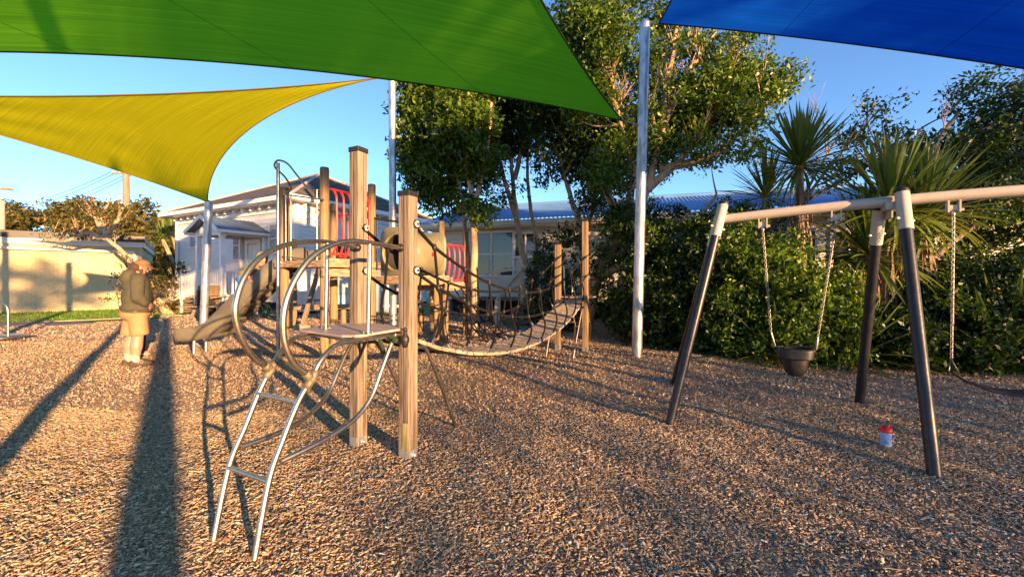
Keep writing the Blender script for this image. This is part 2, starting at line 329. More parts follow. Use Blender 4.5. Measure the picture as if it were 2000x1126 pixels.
def tree(name, label, cat, base, trunks, blobs, nclump, per, lsize, lmat, cspread=.22, bark=None, tr0=.12, tr1=.03, branches=26, bare=0, group=None, shell=.5, bmat=None, ztop=None):
    t = thing(name, label, cat, base, 0, group); bark = bark or BARK
    nodes = []
    for i, tk in enumerate(trunks):
        pts = crv(tk, 6); r0, r1 = (tr0, tr1) if i == 0 else (tr0*.62, tr1*.8)
        wob = [p + Vector((random.uniform(-1, 1), random.uniform(-1, 1), 0))*r0*.15 for p in pts]
        m = MB(); m.tube(wob, [r0 + (r1-r0)*(k/(len(wob)-1))**.8 for k in range(len(wob))], 9); m.build('trunk' if i == 0 else 'stem', bark, t)
        nodes += wob[len(wob)//3:]
    CC = blob_clumps(blobs, nclump, shell)
    if ztop is not None: CC = CC[CC[:, 2] < ztop]
    NB = np.array([list(p) for p in nodes])
    pick = rng.choice(len(CC), min(branches, len(CC)), replace=False); m = MB(); mb = MB()
    for j in pick:
        c = Vector(CC[j]); dist = np.linalg.norm(NB - CC[j] + np.array([0, 0, .6]), axis=1); s = nodes[int(dist.argmin())]
        L = (c-s).length; mid = (s+c)/2 + Vector((random.uniform(-.1, .1), random.uniform(-.1, .1), random.uniform(-.16, .02)))*L
        m.tube(crv([s, mid, c], 4), [min(.035, .012 + L*.012), .005], 5)
    if len(pick): m.build('branches', bmat or bark, t)['kind'] = 'stuff'
    if bare:
        for j in range(bare):
            s = nodes[random.randrange(len(nodes))]
            if s.z < max(p.z for p in nodes)*.5: continue
            d = Vector((random.uniform(-.6, .6), random.uniform(-.5, .5), 1)).normalized(); L = random.uniform(.5, 1.3)
            pts = [s, s+d*L*.35+Vector((random.uniform(-.06, .06), 0, 0)), s+d*L*.7+Vector((random.uniform(-.12, .12), 0, 0)), s+d*L+Vector((random.uniform(-.1, .1), 0, .05))]
            mb.tube(crv(pts, 3), [.016, .004], 4)
            for q in range(6):
                a_ = pts[1].lerp(pts[3], q/6); d2 = (d+Vector((random.uniform(-.7, .7), random.uniform(-.6, .6), .1))).normalized()*L*random.uniform(.3, .6)
                mb.tube([a_, a_+d2*.5+Vector((0, 0, -.015)), a_+d2+Vector((0, 0, .05))], [.008, .0025], 3)
        mb.build('bare_twigs', TWIG, t)['kind'] = 'stuff'
    n = len(CC); dd = rng.normal(size=(n*per, 3)); dd /= np.linalg.norm(dd, axis=1)[:, None]; dd *= rng.uniform(0, 1, n*per)[:, None]**.5
    P = np.repeat(CC, per, 0) + dd * cspread * 1.55 * np.array([1, 1, .75])
    ct = rng.normal(.42, .2, n); tone = np.clip(np.repeat(ct, per) + rng.normal(0, .2, n*per), 0, 1)
    o = leaf_cloud('crown', P, lsize, lmat, t, tone); o['kind'] = 'stuff'
    return t
def pb(px, py, Y, rx, ry, dep=None, w=1):
    s = Y/F; return (V(px, py, Y), (rx*s, dep if dep is not None else (rx+ry)/2*s, ry*s), w)
# ================================================================ GROUND
def sheet(name, x0, x1, y0, y1, step, zf, m, inside=None):
    xs = np.arange(x0, x1+step*.5, step); ys = np.arange(y0, y1+step*.5, step); X, Y = np.meshgrid(xs, ys); Z = zf(X, Y)
    v = np.stack([X.ravel(), Y.ravel(), Z.ravel()], 1); nx = len(xs)
    i, j = np.meshgrid(np.arange(nx-1), np.arange(len(ys)-1)); a = (j*nx+i).ravel(); q = np.stack([a, a+1, a+1+nx, a+nx], 1)
    if inside is not None:
        c = v[q].mean(1); q = q[inside(c[:, 0], c[:, 1])]
    me = bpy.data.meshes.new(name); me.from_pydata(v.tolist(), [], q.tolist()); me.polygons.foreach_set('use_smooth', [True]*len(q)); me.update()
    return tag(place(name, me, m), None, None, None, 'structure')
def edge_y(x):                                        # far edge of the bark chip bed
    return np.interp(x, [-40, -15, -13.6, -12.2, -8.2, -7.6, -2, 4, 20], [11.2, 12.5, 13.5, 15.0, 15.0, 16.2, 15.5, 14.5, 12])
CHIPG = mat('bark_litter', (.13, .09, .06), (.50, .39, .27), .95, scale=(28, 28, 28), bump=1.5, lo=.34, hi=.66, c3=(.28, .2, .14), bscale=(22, 22, 22), coord='Object')
m = MB(); m.add([(-900, -600, -.09), (900, -600, -.09), (900, 1500, -.09), (-900, 1500, -.09)], [(0, 1, 2, 3)]); tag(m.build('ground', FIELD), None, None, None, 'structure')
sheet('bark_chip_bed', -34, 20, -26, 17, .25, lambda X, Y: gzn(X, Y), CHIPG, lambda x, y: y < edge_y(x))
sheet('lawn', -40, -1, 11.2, 45, .5, lambda X, Y: .012 + .0*X, GRASS, lambda x, y: y >= edge_y(x) - .5)
m = MB(); pa = [(-40, 9.2), (-15.2, 10.6), (-13.4, 11.7), (-12.9, 12.4), (-14.6, 12.75), (-17.5, 14.6), (-40, 14.2)]
m.poly(pa, -.05, .026); tag(m.build('path', ASPH), None, None, None, 'structure')
m = MB()
ex = [(-15.0, 12.55), (-13.6, 13.55), (-12.2, 15.05), (-8.3, 15.05)]
for a, b in zip(ex[:-1], ex[1:]): m.beam((a[0], a[1], .0), (b[0], b[1], .0), .05, .07)
tag(m.build('kerb_edging', CONC), None, None, None, 'structure')
# chips: uncountable bark, real little chips near, plainer ones farther off
def wedge(n, y0, y1, slope=1.42, marg=.5):
    y = np.sqrt(rng.uniform(y0*y0, y1*y1, n)); x = rng.uniform(-1, 1, n) * (y*slope + marg); return x, y
def rotm(n, tilt):
    a = rng.uniform(0, 2*np.pi, n); tx = rng.normal(0, tilt, n); ty = rng.normal(0, tilt, n)
    ca, sa = np.cos(a), np.sin(a)
    U = np.stack([ca, sa, tx], 1); U /= np.linalg.norm(U, axis=1)[:, None]
    W = np.stack([-sa, ca, ty], 1); W -= U*(U*W).sum(1)[:, None]; W /= np.linalg.norm(W, axis=1)[:, None]
    return U, W, np.cross(U, W)
def chips_near(n, y0, y1, sz=1.0):
    x, y = wedge(n, y0, y1, 1.42, .8); U, W, N_ = rotm(n, .19)
    C = np.stack([x, y, gzn(x, y) + rng.uniform(.0, .015, n)], 1)
    L = (rng.gamma(4.5, .0042, n) + .007)*sz; B = np.clip(L*rng.uniform(.16, .5, n), .004, .02); T = rng.uniform(.002, .0045, n)
    v = []
    for k in (0, 1):
        for sx, sy in ((-1, -1), (1, -1), (1, 1), (-1, 1)):
            j = rng.uniform(.6, 1.1, n)
            v.append(C + U*(sx*L/2*j)[:, None] + W*(sy*B/2*rng.uniform(.55, 1.1, n))[:, None] + N_*((k-.2)*T)[:, None])
    v = np.stack(v, 1).reshape(-1, 3); b = np.arange(n)*8
    q = np.stack([np.stack([b+i for i in f], 1) for f in ((4, 5, 6, 7), (0, 1, 5, 4), (2, 3, 7, 6))], 1).reshape(-1, 4)
    tn = np.clip(rng.beta(1.7, 1.9, n), 0, .96); tn[rng.uniform(size=n) < .004] = 1
    return v, q, np.repeat(tn, 3)
def chips_far(n, y0, y1, size, slope=1.42):
    x, y = wedge(n, y0, y1, slope); k = (y < edge_y(x) - .05); x, y = x[k], y[k]; n = len(x)
    U, W, N_ = rotm(n, .55); C = np.stack([x, y, gzn(x, y) + rng.uniform(.002, .022, n)], 1)
    L = size*rng.uniform(.6, 1.5, n)*(.55+.45*y/y1); B = L*rng.uniform(.3, .6, n)
    v = np.stack([C - U*L[:, None]/2, C - W*B[:, None]/2, C + U*L[:, None]/2, C + W*B[:, None]/2], 1).reshape(-1, 3)
    return v, np.arange(n*4).reshape(n, 4), np.clip(rng.beta(1.7, 1.9, n), 0, .96)
def sticks(n, y0, y1):
    x, y = wedge(n, y0, y1, 1.3); U, W, N_ = rotm(n, .10); C = np.stack([x, y, gzn(x, y) + .022], 1); L = rng.uniform(.04, .11, n); r = rng.uniform(.0018, .0035, n)
    v = np.stack([C+U*(s*L/2)[:, None]+W*(a*r)[:, None]+N_*(b*r)[:, None] for s in (-1, 1) for a, b in ((-1, 0), (0, 1), (1, 0))], 1).reshape(-1, 3); b_ = np.arange(n)*6
    q = np.stack([np.stack([b_, b_+1, b_+4, b_+3], 1), np.stack([b_+1, b_+2, b_+5, b_+4], 1)], 1).reshape(-1, 4)
    return v, q, np.repeat(rng.uniform(.1, .8, n), 2)
parts = [sticks(500, 1.3, 5), chips_near(240000, 1.25, 4.4, .80), chips_far(180000, 4.3, 9, .034), chips_far(90000, 8.8, 16, .06)]
off = 0; vv = []; qq = []; tt = []
for v, q, tn in parts: vv.append(v); qq.append(q+off); tt.append(tn); off += len(v)
o = fast_mesh('bark_chips', np.concatenate(vv), np.concatenate(qq), np.concatenate(tt), CHIPM)
tag(o, 'loose tan and grey bark chips covering the playground floor', 'bark chips', None, 'stuff')
# grass blades
n = 26000; x = rng.uniform(-22, -7.8, n); y = rng.uniform(12.4, 19, n)
k = (y > edge_y(x) + .02) & ~((x < -17) & (y < 13.5)) & (y < 16.8 + (x < -15)*2); x, y = x[k], y[k]; n = len(x)
C = np.stack([x, y, np.full(n, .01)], 1); hh = rng.uniform(.03, .09, n); a = rng.uniform(0, 6.28, n); dx = np.stack([np.cos(a), np.sin(a), a*0], 1)*.012
tp = C + np.stack([rng.normal(0, .02, n), rng.normal(0, .02, n), hh], 1)
v = np.stack([C-dx, C+dx, tp], 1).reshape(-1, 3)
tag(fast_mesh('lawn_grass', v, np.arange(n*3).reshape(n, 3), rng.uniform(0, 1, n), GRASSB), 'short bright green grass strip in front of the buildings', 'grass', None, 'stuff')

# ================================================================ BUILDINGS
def wall_axes(P, Q):
    P, Q = Vector((*P[:2], 0)), Vector((*Q[:2], 0)); a = (Q-P); L = a.length; a.normalize(); nrm = Vector((a.y, -a.x, 0))
    if nrm.dot(-P) < 0: nrm = -nrm
    return P, a, nrm, L
def wbox(mb, W, s0, s1, z0, z1, d0, d1):              # box on a wall: along s, up z, out d
    P, a, nrm, L = W
    mb.box(P + a*((s0+s1)/2) + nrm*((d0+d1)/2) + Vector((0, 0, (z0+z1)/2)), (abs(s1-s0), abs(d1-d0), z1-z0), a, nrm)
def weatherboards(root, W, s0, s1, z0, z1, step, m, skip=None):
    P, a, nrm, L = W; k = 0; z = z0
    while z < z1 - .02:
        h = min(step, z1-z); mb = MB(); b0 = P + Vector((0, 0, z))
        vs = [b0+a*s0+nrm*.002, b0+a*s1+nrm*.002, b0+a*s1+nrm*.030, b0+a*s0+nrm*.030]
        up = Vector((0, 0, h)); vs += [b0+a*s0+nrm*.002+up, b0+a*s1+nrm*.002+up, b0+a*s1+nrm*.008+up, b0+a*s0+nrm*.008+up]
        mb.add(vs, [(3, 2, 6, 7), (0, 1, 2, 3), (0, 3, 7, 4), (1, 5, 6, 2), (4, 7, 6, 5)]); mb.build('weatherboard', m, root); z += step
def spx(W, px):                                       # distance along the wall of a photo column
    P, a, nrm, L = W; r = (px-1000)/F; return (r*P.y - P.x)/(a.x - r*a.y)
def zpx(W, px, py):
    P, a, nrm, L = W; Y = P.y + a.y*spx(W, px); return H - (py-HY)/F*Y
def window(root, W, s0, s1, z0, z1, cols=1, rows=2, fm=None, name='window', lattice=False, fw=.07):
    fm = fm or WHITE
    f = MB()
    wbox(f, W, s0-fw, s1+fw, z1, z1+fw*1.3, .03, .085); wbox(f, W, s0-fw*1.5, s1+fw*1.5, z0-fw, z0, .03, .12)
    wbox(f, W, s0-fw, s0, z0, z1, .03, .080); wbox(f, W, s1, s1+fw, z0, z1, .03, .080)
    for i in range(1, cols): s = s0+(s1-s0)*i/cols; wbox(f, W, s-.025, s+.025, z0, z1, .03, .070)
    for j in range(1, rows): z = z0+(z1-z0)*j/rows; wbox(f, W, s0, s1, z-.022, z+.022, .03, .075)
    fo = f.build(name, fm, root)
    for i in range(cols):
        for j in range(rows):
            p = MB(); wbox(p, W, s0+(s1-s0)*i/cols+.002, s0+(s1-s0)*(i+1)/cols-.002, z0+(z1-z0)*j/rows+.002, z0+(z1-z0)*(j+1)/rows-.002, .031, .040); p.build('pane', GLASS, fo)
    if lattice:
        g = MB(); P, a, nrm, L = W; st = .11; k = -int((z1-z0)/st)
        while s0 + k*st < s1:
            for sg in (1, -1):
                sa = s0+k*st; pts = []
                q0 = sa; q1 = sa+(z1-z0)
                lo_ = max(q0, s0); hi_ = min(q1, s1)
                if hi_ - lo_ > .03:
                    za, zb = z0+(lo_-q0), z0+(hi_-q0)
                    if sg < 0: za, zb = z1-(lo_-q0), z1-(hi_-q0)
                    g.beam(P+a*lo_+nrm*.055+Vector((0, 0, za)), P+a*hi_+nrm*.055+Vector((0, 0, zb)), .012, .012)
            k += 1
        g.build('security_lattice', WHITE, fo)
# ---- white villa
e1 = Vector((-.885, .466, 0)); e2 = Vector((.4655, .885, 0)); C0 = Vector((-8.13, 15.0, 0)); EZ = 4.35
villa = thing('villa', 'white weatherboard villa with a grey hipped roof and small front porch', 'house', (-12, 19, 0))
HL = 9.0; A1 = C0 + e1*HL; B1 = C0 + e2*7.6
WL = wall_axes(A1, C0); WR = wall_axes(C0, B1)
m = MB(); m.poly([(p.x, p.y) for p in (C0 - (-e1)*.0, B1, B1+e1*HL, A1)], .45, EZ); m.build('wall', WBOARD, villa)
m = MB(); m.poly([(p.x, p.y) for p in (C0+e1*.05+e2*.05, B1+e1*.05, B1+e1*(HL-.1), A1+e2*.05)], -.05, .45); m.build('foundation', DARK, villa)
weatherboards(villa, WL, .1, HL-.1, .45, EZ-.42, .155, WBOARD); weatherboards(villa, WR, .1, 7.5, .12, EZ-.42, .155, WBOARD)
for Wq, s in ((WL, HL-.05), (WL, .05), (WR, .05), (WR, 7.5)):
    m = MB(); wbox(m, Wq, s-.07, s+.07, .3, EZ-.1, .02, .065); m.build('corner_board', WHITE, villa)
for Wq, L in ((WL, HL), (WR, 7.6)):
    m = MB(); wbox(m, Wq, -.02, L+.02, EZ-.42, EZ-.22, .02, .07); m.build('frieze', WHITE, villa)
    k = .25
    br = None
    while k < L-.1:
        m = MB(); wbox(m, Wq, k-.03, k+.03, EZ-.26, EZ-.10, .06, .24); 
        m.build('eave_bracket', WHITE, villa); k += .62
OV = .5
E00 = C0 - e1*OV - e2*OV; E10 = A1 + e1*OV - e2*OV; E01 = B1 - e1*OV + e2*OV; E11 = B1 + e1*(HL+OV) + e2*OV
m = MB(); m.poly([(p.x, p.y) for p in (E00, E01, E11, E10)], EZ-.1, EZ-.02); m.build('soffit', WHITE, villa)
m = MB()
for a_, b_ in ((E00, E10), (E00, E01)):
    m.beam(a_+Vector((0, 0, EZ)), b_+Vector((0, 0, EZ)), .12, .16)
m.build('gutter', WHITE, villa)
zt = Vector((0, 0, EZ+.09)); RA = C0+(e1+e2)*3.8+Vector((0, 0, 6.62)); RB = C0+e1*5.4+e2*3.8+Vector((0, 0, 6.55))
m = MB(); q = [E00+zt, E10+zt, E11+zt, E01+zt, RA, RB]
m.add(q, [(0, 4, 5, 1), (3, 4, 0), (2, 5, 4, 3), (1, 5, 2)]); rf = m.build('roof', ROOFG, villa)
m = MB(); RDG = mat('ridge_cap', (.24, .23, .22), (.36, .35, .33), .6, scale=(5, 5, 5))
for a_, b_ in ((E00+zt, RA), (RA, RB), (E10+zt, RB), (E01+zt, RA)): m.tube([a_, b_], .07, 6)
m.build('ridge_capping', RDG, rf)
m = MB(); wbox(m, WL, .22, .30, .5, EZ-.3, .09, .17); m.build('downpipe', WHITE, villa)
# windows and door on the left wall
def win_px(root, W, x0, x1, y0, y1, **k):
    xm = (x0+x1)/2; window(root, W, min(spx(W, x0), spx(W, x1)), max(spx(W, x0), spx(W, x1)), zpx(W, xm, y1), zpx(W, xm, y0), **k)
win_px(villa, WL, 374, 388, 463, 482, cols=1, rows=1, lattice=True)
win_px(villa, WL, 459, 474, 452, 506, cols=1, rows=2, lattice=True)
win_px(villa, WL, 529, 545, 440, 492, cols=1, rows=2, lattice=True)
s0, s1 = spx(WL, 488), spx(WL, 508); dr = MB(); wbox(dr, WL, s0, s1, .75, 2.75, .03, .06); do = dr.build('door', WHITE, villa)
for i in (0, 1):
    for z0, z1 in ((.95, 1.6), (1.75, 2.6)):
        p = MB(); c = s0+(s1-s0)*(.12+.46*i); wbox(p, WL, c, c+(s1-s0)*.3, z0, z1, .06, .072); p.build('door_panel', WBOARD, do)
m = MB(); 
for q0, q1 in ((s0-.14, s0-.02), (s1+.02, s1+.14)): wbox(m, WL, q0, q1, .75, 2.9, .03, .10)
wbox(m, WL, s0-.14, s1+.14, 2.8, 2.95, .03, .12); m.build('door_frame', WHITE, villa)
win_px(villa, WR, 655, 690, 470, 520, cols=2, rows=2)
p = MB(); wbox(p, WR, .8, 2.4, .1, 1.9, .035, .07); p.build('store_door', WHITE, villa)
p = MB()
for z in (.5, 1.5): wbox(p, WR, .7, .95, z, z+.05, .07, .09)
p.build('hinge', BLACK, villa)
# porch: posts, roof, deck, balustrade
FL = .72
pr = thing('porch', 'small white porch with square posts, navy roof and picket balustrade on the villa', 'porch', (-11.3, 15.5, 0))
def wp(s, d, z): return WL[0] + WL[1]*s + WL[2]*d + Vector((0, 0, z))
D = 1.6; SA, SB = 5.55, 7.2; up = Vector((0, 0, 1)); EP = 3.08; AP = 3.62; SM = (SA+SB)/2
for s_ in (SA, SB):
    m = MB(); m.box(wp(s_, D, (FL+EP)/2-.05), (.14, .14, EP-FL-.1), WL[1], WL[2]); m.box(wp(s_, D, FL+.10), (.17, .17, .2), WL[1], WL[2]); m.box(wp(s_, D, EP-.14), (.19, .19, .05), WL[1], WL[2]); m.build('post', WHITE, pr)
    m = MB(); m.box(wp(s_, D, FL/2-.06), (.12, .12, FL-.14), WL[1], WL[2]); m.build('pile', WHITE, pr)
    m = MB(); m.box(wp(s_, .10, (FL+EP)/2-.05), (.12, .10, EP-FL-.1), WL[1], WL[2]); m.build('pilaster', WHITE, pr)
    m = MB(); m.beam(wp(s_, .07, EP-.04), wp(s_, D+.07, EP-.04), .11, .14); m.build('beam', WHITE, pr)
m = MB(); m.beam(wp(SA-.06, D, EP-.041), wp(SB+.06, D, EP-.041), .10, .13); m.build('beam', WHITE, pr)
for sg, s_ in ((-1, SA-.32), (1, SB+.32)):
    m = MB(); q = [wp(s_, D+.30, EP+.02), wp(s_, .06, EP+.02), wp(SM, .06, AP), wp(SM, D+.30, AP)]; q2 = [p+up*.05 for p in q]
    m.add(q+q2, [(0, 1, 2, 3), (7, 6, 5, 4), (0, 4, 5, 1), (1, 5, 6, 2), (2, 6, 7, 3), (3, 7, 4, 0)]); rr_ = m.build('porch_roof', ROOFN, pr)
    for k in range(12):
        d_ = .1+.15*k; m = MB(); m.beam(wp(s_, d_, EP+.078), wp(SM, d_, AP+.058), .02, .02); m.build('roof_rib', ROOFN, rr_)
    m = MB(); m.beam(wp(s_-.02*sg, .06, EP+.0), wp(s_-.02*sg, D+.32, EP+.0), .09, .10); m.build('gutter', WHITE, pr)
    m = MB(); m.beam(wp(s_, D+.33, EP+.03), wp(SM, D+.33, AP+.02), .035, .12); m.build('barge_board', WHITE, pr)
m = MB(); q = [wp(SA-.2, D+.04, EP+.03), wp(SB+.2, D+.04, EP+.03), wp(SM, D+.04, AP-.04)]; q2 = [p-WL[2]*.03 for p in q]; m.add(q+q2, [(0, 1, 2), (5, 4, 3), (0, 3, 4, 1), (1, 4, 5, 2), (2, 5, 3, 0)]); m.build('gable_end', WBOARD, pr)
m = MB(); m.box(wp(SM, D/2+.05, FL-.06), (SB-SA+.2, D+.05, .12), WL[1], WL[2]); m.build('floor', WOODH, pr)
def balustrade(root, p0, p1, hgt=.92, step=.125, pw=.06):
    p0, p1 = Vector(p0), Vector(p1); d = p1-p0; n = int(d.length/step); up = Vector((0, 0, 1))
    m = MB(); m.beam(p0+up*hgt, p1+up*hgt, .09, .05); m.build('rail', WHITE, root); m = MB(); m.beam(p0+up*.10, p1+up*.10, .05, .07); m.build('rail', WHITE, root)
    ax = Vector((d.x, d.y, 0)).normalized(); me = None
    for i in range(n+1):
        c = p0 + d*(i/n) + up*(hgt/2+.02)
        if me is None:
            mb = MB(); mb.box((0, 0, 0), (pw, .022, hgt-.06), ax); me = bpy.data.meshes.new('picket'); me.from_pydata([tuple(v) for v in mb.v], [], mb.f); me.update(); me.materials.append(WHITE)
        o = link(bpy.data.objects.new('picket', me)); o.parent = root; o.location = WM[root.name].inverted() @ c; WM[o.name] = WM[root.name]
balustrade(pr, wp(SB, D-.1, FL), wp(SB, .15, FL), step=.115); balustrade(pr, wp(SA+.1, D, FL), wp(SB-.1, D, FL), step=.115)
rp = thing('access_ramp', 'white picket ramp climbing to the villa porch over brown boards', 'ramp', (-14.0, 16.5, 0))
r0, r1 = wp(2.3, D+.02, .18), wp(SA-.12, D+.02, FL)
balustrade(rp, r0, r1, .95, .118)
for s in (0, .33, .66, 1):
    c = r0.lerp(r1, s); m = MB(); m.box((c.x, c.y, (c.z+1.05)/2 - .02), (.11, .11, c.z+1.05), WL[1]); m.build('post', WHITE, rp)
m = MB(); m.beam(r0-WL[2]*.6, r1-WL[2]*.6, 1.1, .06); m.build('ramp_floor', WOODH, rp)
for k in range(4):
    m = MB(); z = .07+.145*k; a_, b_ = r0.lerp(r1, max(0, (z-.10)/.62)), r1
    m.beam(Vector((a_.x, a_.y, z)), Vector((b_.x, b_.y, z)), .03, .125); m.build('skirt_board', WOODW, rp)
for k in range(5):
    m = MB(); z = .07+.14*k; m.beam(Vector((*wp(SA, D+.09, 0).xy, z)), Vector((*wp(SB+.05, D+.08, 0).xy, z)), .03, .12); m.build('skirt_board', WOODH, pr)
# ---- brick shed at left
bs = thing('brick_building', 'long low cream painted brick building with black roof edge and pipe', 'building', (-19, 18, 0))
BP, BQ = (-26.5, 9.9), (-16.7, 18.0); WB = wall_axes(BP, BQ); P, a, nrm, L = WB; ZT = 2.75
m = MB(); c = [P, P+a*L, P+a*L-nrm*9, P-nrm*9]; m.poly([(p.x, p.y) for p in c], -.1, ZT)
o = m.build('wall', BRICK, bs); me = o.data; uv = me.uv_layers.new(name='UVMap')
Mi = WM[bs.name]
for lp in me.loops:
    v = Mi @ me.vertices[lp.vertex_index].co; pl = me.polygons
    uv.data[lp.index].uv = ((v-P).dot(a) + (v-P).dot(nrm), v.z)
m = MB(); wbox(m, WB, -.02, L+.06, ZT, ZT+.24, -.3, .10); m.box(P+a*(L+.02)-nrm*4.5+Vector((0, 0, ZT+.12)), (9, .14, .24), nrm, a); m.build('fascia', CBOARD, bs)
m = MB(); c = [P-a*.1+nrm*.16, P+a*(L+.12)+nrm*.16, P+a*(L+.12)-nrm*9.1, P-a*.1-nrm*9.1]; m.poly([(p.x, p.y) for p in c], ZT+.24, ZT+.50); m.build('roof', BLACK, bs)
m = MB(); up = Vector((0, 0, 1)); pz = 2.62
pp = [P+nrm*.12+up*pz, P+a*(L*.5)+nrm*.12+up*(pz-.03), P+a*(L-.6)+nrm*.12+up*(pz-.08), P+a*(L-.25)+nrm*.12+up*(pz-.10), P+a*(L-.2)+nrm*.12+up*(pz-.3), P+a*(L-.2)+nrm*.12+up*.1]
m.tube(pp, .06, 8); m.build('drain_pipe', CBOARD, bs)
m = MB()
for s in (1.5, 4.5, 7.5, 10.5): m.box(P+a*s+nrm*.12+up*pz, (.05, .15, .17), a, nrm)
m.build('pipe_bracket', CBOARD, bs)
# small white car roof showing behind? -> skylight hump on the roof
m = MB(); cc = P+a*8.2-nrm*4+up*(ZT+.40); m.add([cc+a*x+nrm*y+up*z for x, y, z in ((-1.8, -1, 0), (1.8, -1, 0), (1.8, 1, 0), (-1.8, 1, 0), (-1.2, -.6, .38), (1.0, -.6, .38), (1.0, .6, .38), (-1.2, .6, .38))], [(0, 1, 5, 4), (1, 2, 6, 5), (2, 3, 7, 6), (3, 0, 4, 7), (4, 5, 6, 7)]); m.build('skylight', GLASS, bs)
# ---- classroom block behind the trees
cb = thing('classroom_block', 'long cream weatherboard classroom block with blue corrugated roof behind the trees', 'building', (4, 15, 0))
QP, QQ = Vector((-2.6, 15.05, 0)), Vector((17, 8.75, 0)); WC = wall_axes(QP, QQ); P, a, nrm, L = WC; up = Vector((0, 0, 1)); CZ = 3.15
m = MB(); c = [P, P+a*L, P+a*L-nrm*7, P-nrm*7]; m.poly([(p.x, p.y) for p in c], .72, CZ); m.build('wall', CBOARD, cb)
m = MB(); m.poly([((P+nrm*-.4).x, (P-nrm*.4).y), ((P+a*L-nrm*.4).x, (P+a*L-nrm*.4).y), ((P+a*L-nrm*.6).x, (P+a*L-nrm*.6).y), ((P-nrm*.6).x, (P-nrm*.6).y)], -.1, .72); m.build('underfloor_shade', DARK, cb)  # near-black sheet in place of the shade under the floor
for s in np.arange(.2, L, 1.6):
    m = MB(); wbox(m, WC, s-.08, s+.08, -.1, .72, -.25, -.05); m.build('pile', CONC, cb)
weatherboards(cb, WC, 0, L, .62, CZ-.05, .16, CBOARD)
m = MB(); wbox(m, WC, -.05, .1, .6, CZ, .02, .06); m.build('corner_board', WHITE, cb)
m = MB(); c = [P-a*.5+nrm*.65, P+a*(L+.5)+nrm*.65, P+a*(L+.5)-nrm*7, P-a*.5-nrm*7]; m.poly([(p.x, p.y) for p in c], CZ+.0, CZ+.06); m.build('soffit', CBOARD, cb)
m = MB(); m.beam(P-a*.5+nrm*.7+up*(CZ+.13), P+a*(L+.5)+nrm*.7+up*(CZ+.13), .12, .16); m.build('gutter', CBOARD, cb)
m = MB(); n = 620; vs = []; fs = []
for i in range(n+1):
    s = -.6 + (L+1.2)*i/n; z = .018*math.cos(i*math.pi/2.0)
    for d, zz in ((.8, CZ+.22), (-3.4, CZ+1.42)): vs.append(P+a*s+nrm*d+up*(zz+z))
for i in range(n): fs.append((2*i, 2*i+2, 2*i+3, 2*i+1))
m.add(vs, fs, True); m.build('corrugated_roof', ROOFB, cb)
m = MB(); m.tube([P-a*.6-nrm*3.4+up*(CZ+1.45), P+a*(L+.6)-nrm*3.4+up*(CZ+1.45)], .09, 6); m.build('ridge_capping', ROOFB, cb)
m = MB(); m.add([P-a*.5+nrm*.7+up*(CZ+.06), P-a*.5-nrm*3.4+up*(CZ+.06), P-a*.5-nrm*3.4+up*(CZ+1.4), P-a*.5+nrm*.7+up*(CZ+.2)], [(0, 1, 2, 3)]); m.build('gable_end', WBOARD, cb)
def cw(x0, x1, y0, y1, **k): win_px(cb, WC, x0, x1, y0, y1, **k)
cw(931, 958, 456, 536, cols=1, rows=2); cw(963, 1002, 455, 537, cols=1, rows=2); cw(1007, 1048, 457, 500, cols=2, rows=1)
m = MB(); wbox(m, WC, spx(WC, 1056), spx(WC, 1082), .8, 2.9, .03, .06); m.build('door', WBOARD, cb)
m = MB(); wbox(m, WC, spx(WC, 1086), spx(WC, 1130), 1.1, 2.85, .03, .05); m.build('blind_panel', CBOARD, cb)
cw(1560, 1590, 452, 520, cols=1, rows=2); cw(1625, 1690, 452, 520, cols=2, rows=1); cw(1740, 1800, 455, 530, cols=2, rows=1)
# deck rail and steps in front of the classrooms
dk = thing('entry_steps', 'timber steps and cream handrail leading up to the classroom block', 'steps', (0, 13.2, 0))
def Wp(px, d, z): s = spx(WC, px); return P+a*s+nrm*d+up*z
RAILM = mat('cream_rail', (.50, .42, .30), (.6, .52, .38), .6, scale=(4, 4, 4))
for pts in ([(-.7, 1.5, 1.72), (1.75, 1.2, 1.80)], [(-.7, 1.5, 1.42), (1.75, 1.2, 1.5)]): pass
ra = [Vector((-1.2, 13.3, 1.55)), Vector((.35, 12.9, 1.72))]
for dz in (0, -.28):
    m = MB(); m.beam(ra[0]+up*dz, ra[1]+up*dz, .05, .09); m.build('rail', RAILM, dk)
for t_ in (0.02, .5, .98):
    c = ra[0].lerp(ra[1], t_); m = MB(); m.box((c.x, c.y, c.z/2), (.09, .09, c.z)); m.build('post', RAILM, dk)
m = MB(); m.beam(ra[1], Vector((-.45, 11.7, .75)), .05, .09); m.beam(Vector((-.45, 11.7, .75)), Vector((-.5, 11.6, .0)), .09, .09, (1, 0, 0)); m.build('stair_rail', RAILM, dk)
m = MB(); m.beam((.6, 12.9, .72), (-.3, 11.8, .02), .05, .22); m.build('stringer', WOODH, dk)
for k in range(4):
    t_ = k/4; c = Vector((.95-.9*t_*.0, 12.95-.9*t_, .62-.17*k)); m = MB(); m.box((c.x-.15, c.y-.1*k, c.z), (1.2, .3, .05)); m.build('tread', WOODG, dk)
m = MB(); m.box((.0, 13.6, .70), (2.6, 1.2, .06), a); m.build('landing', WOODG, dk)
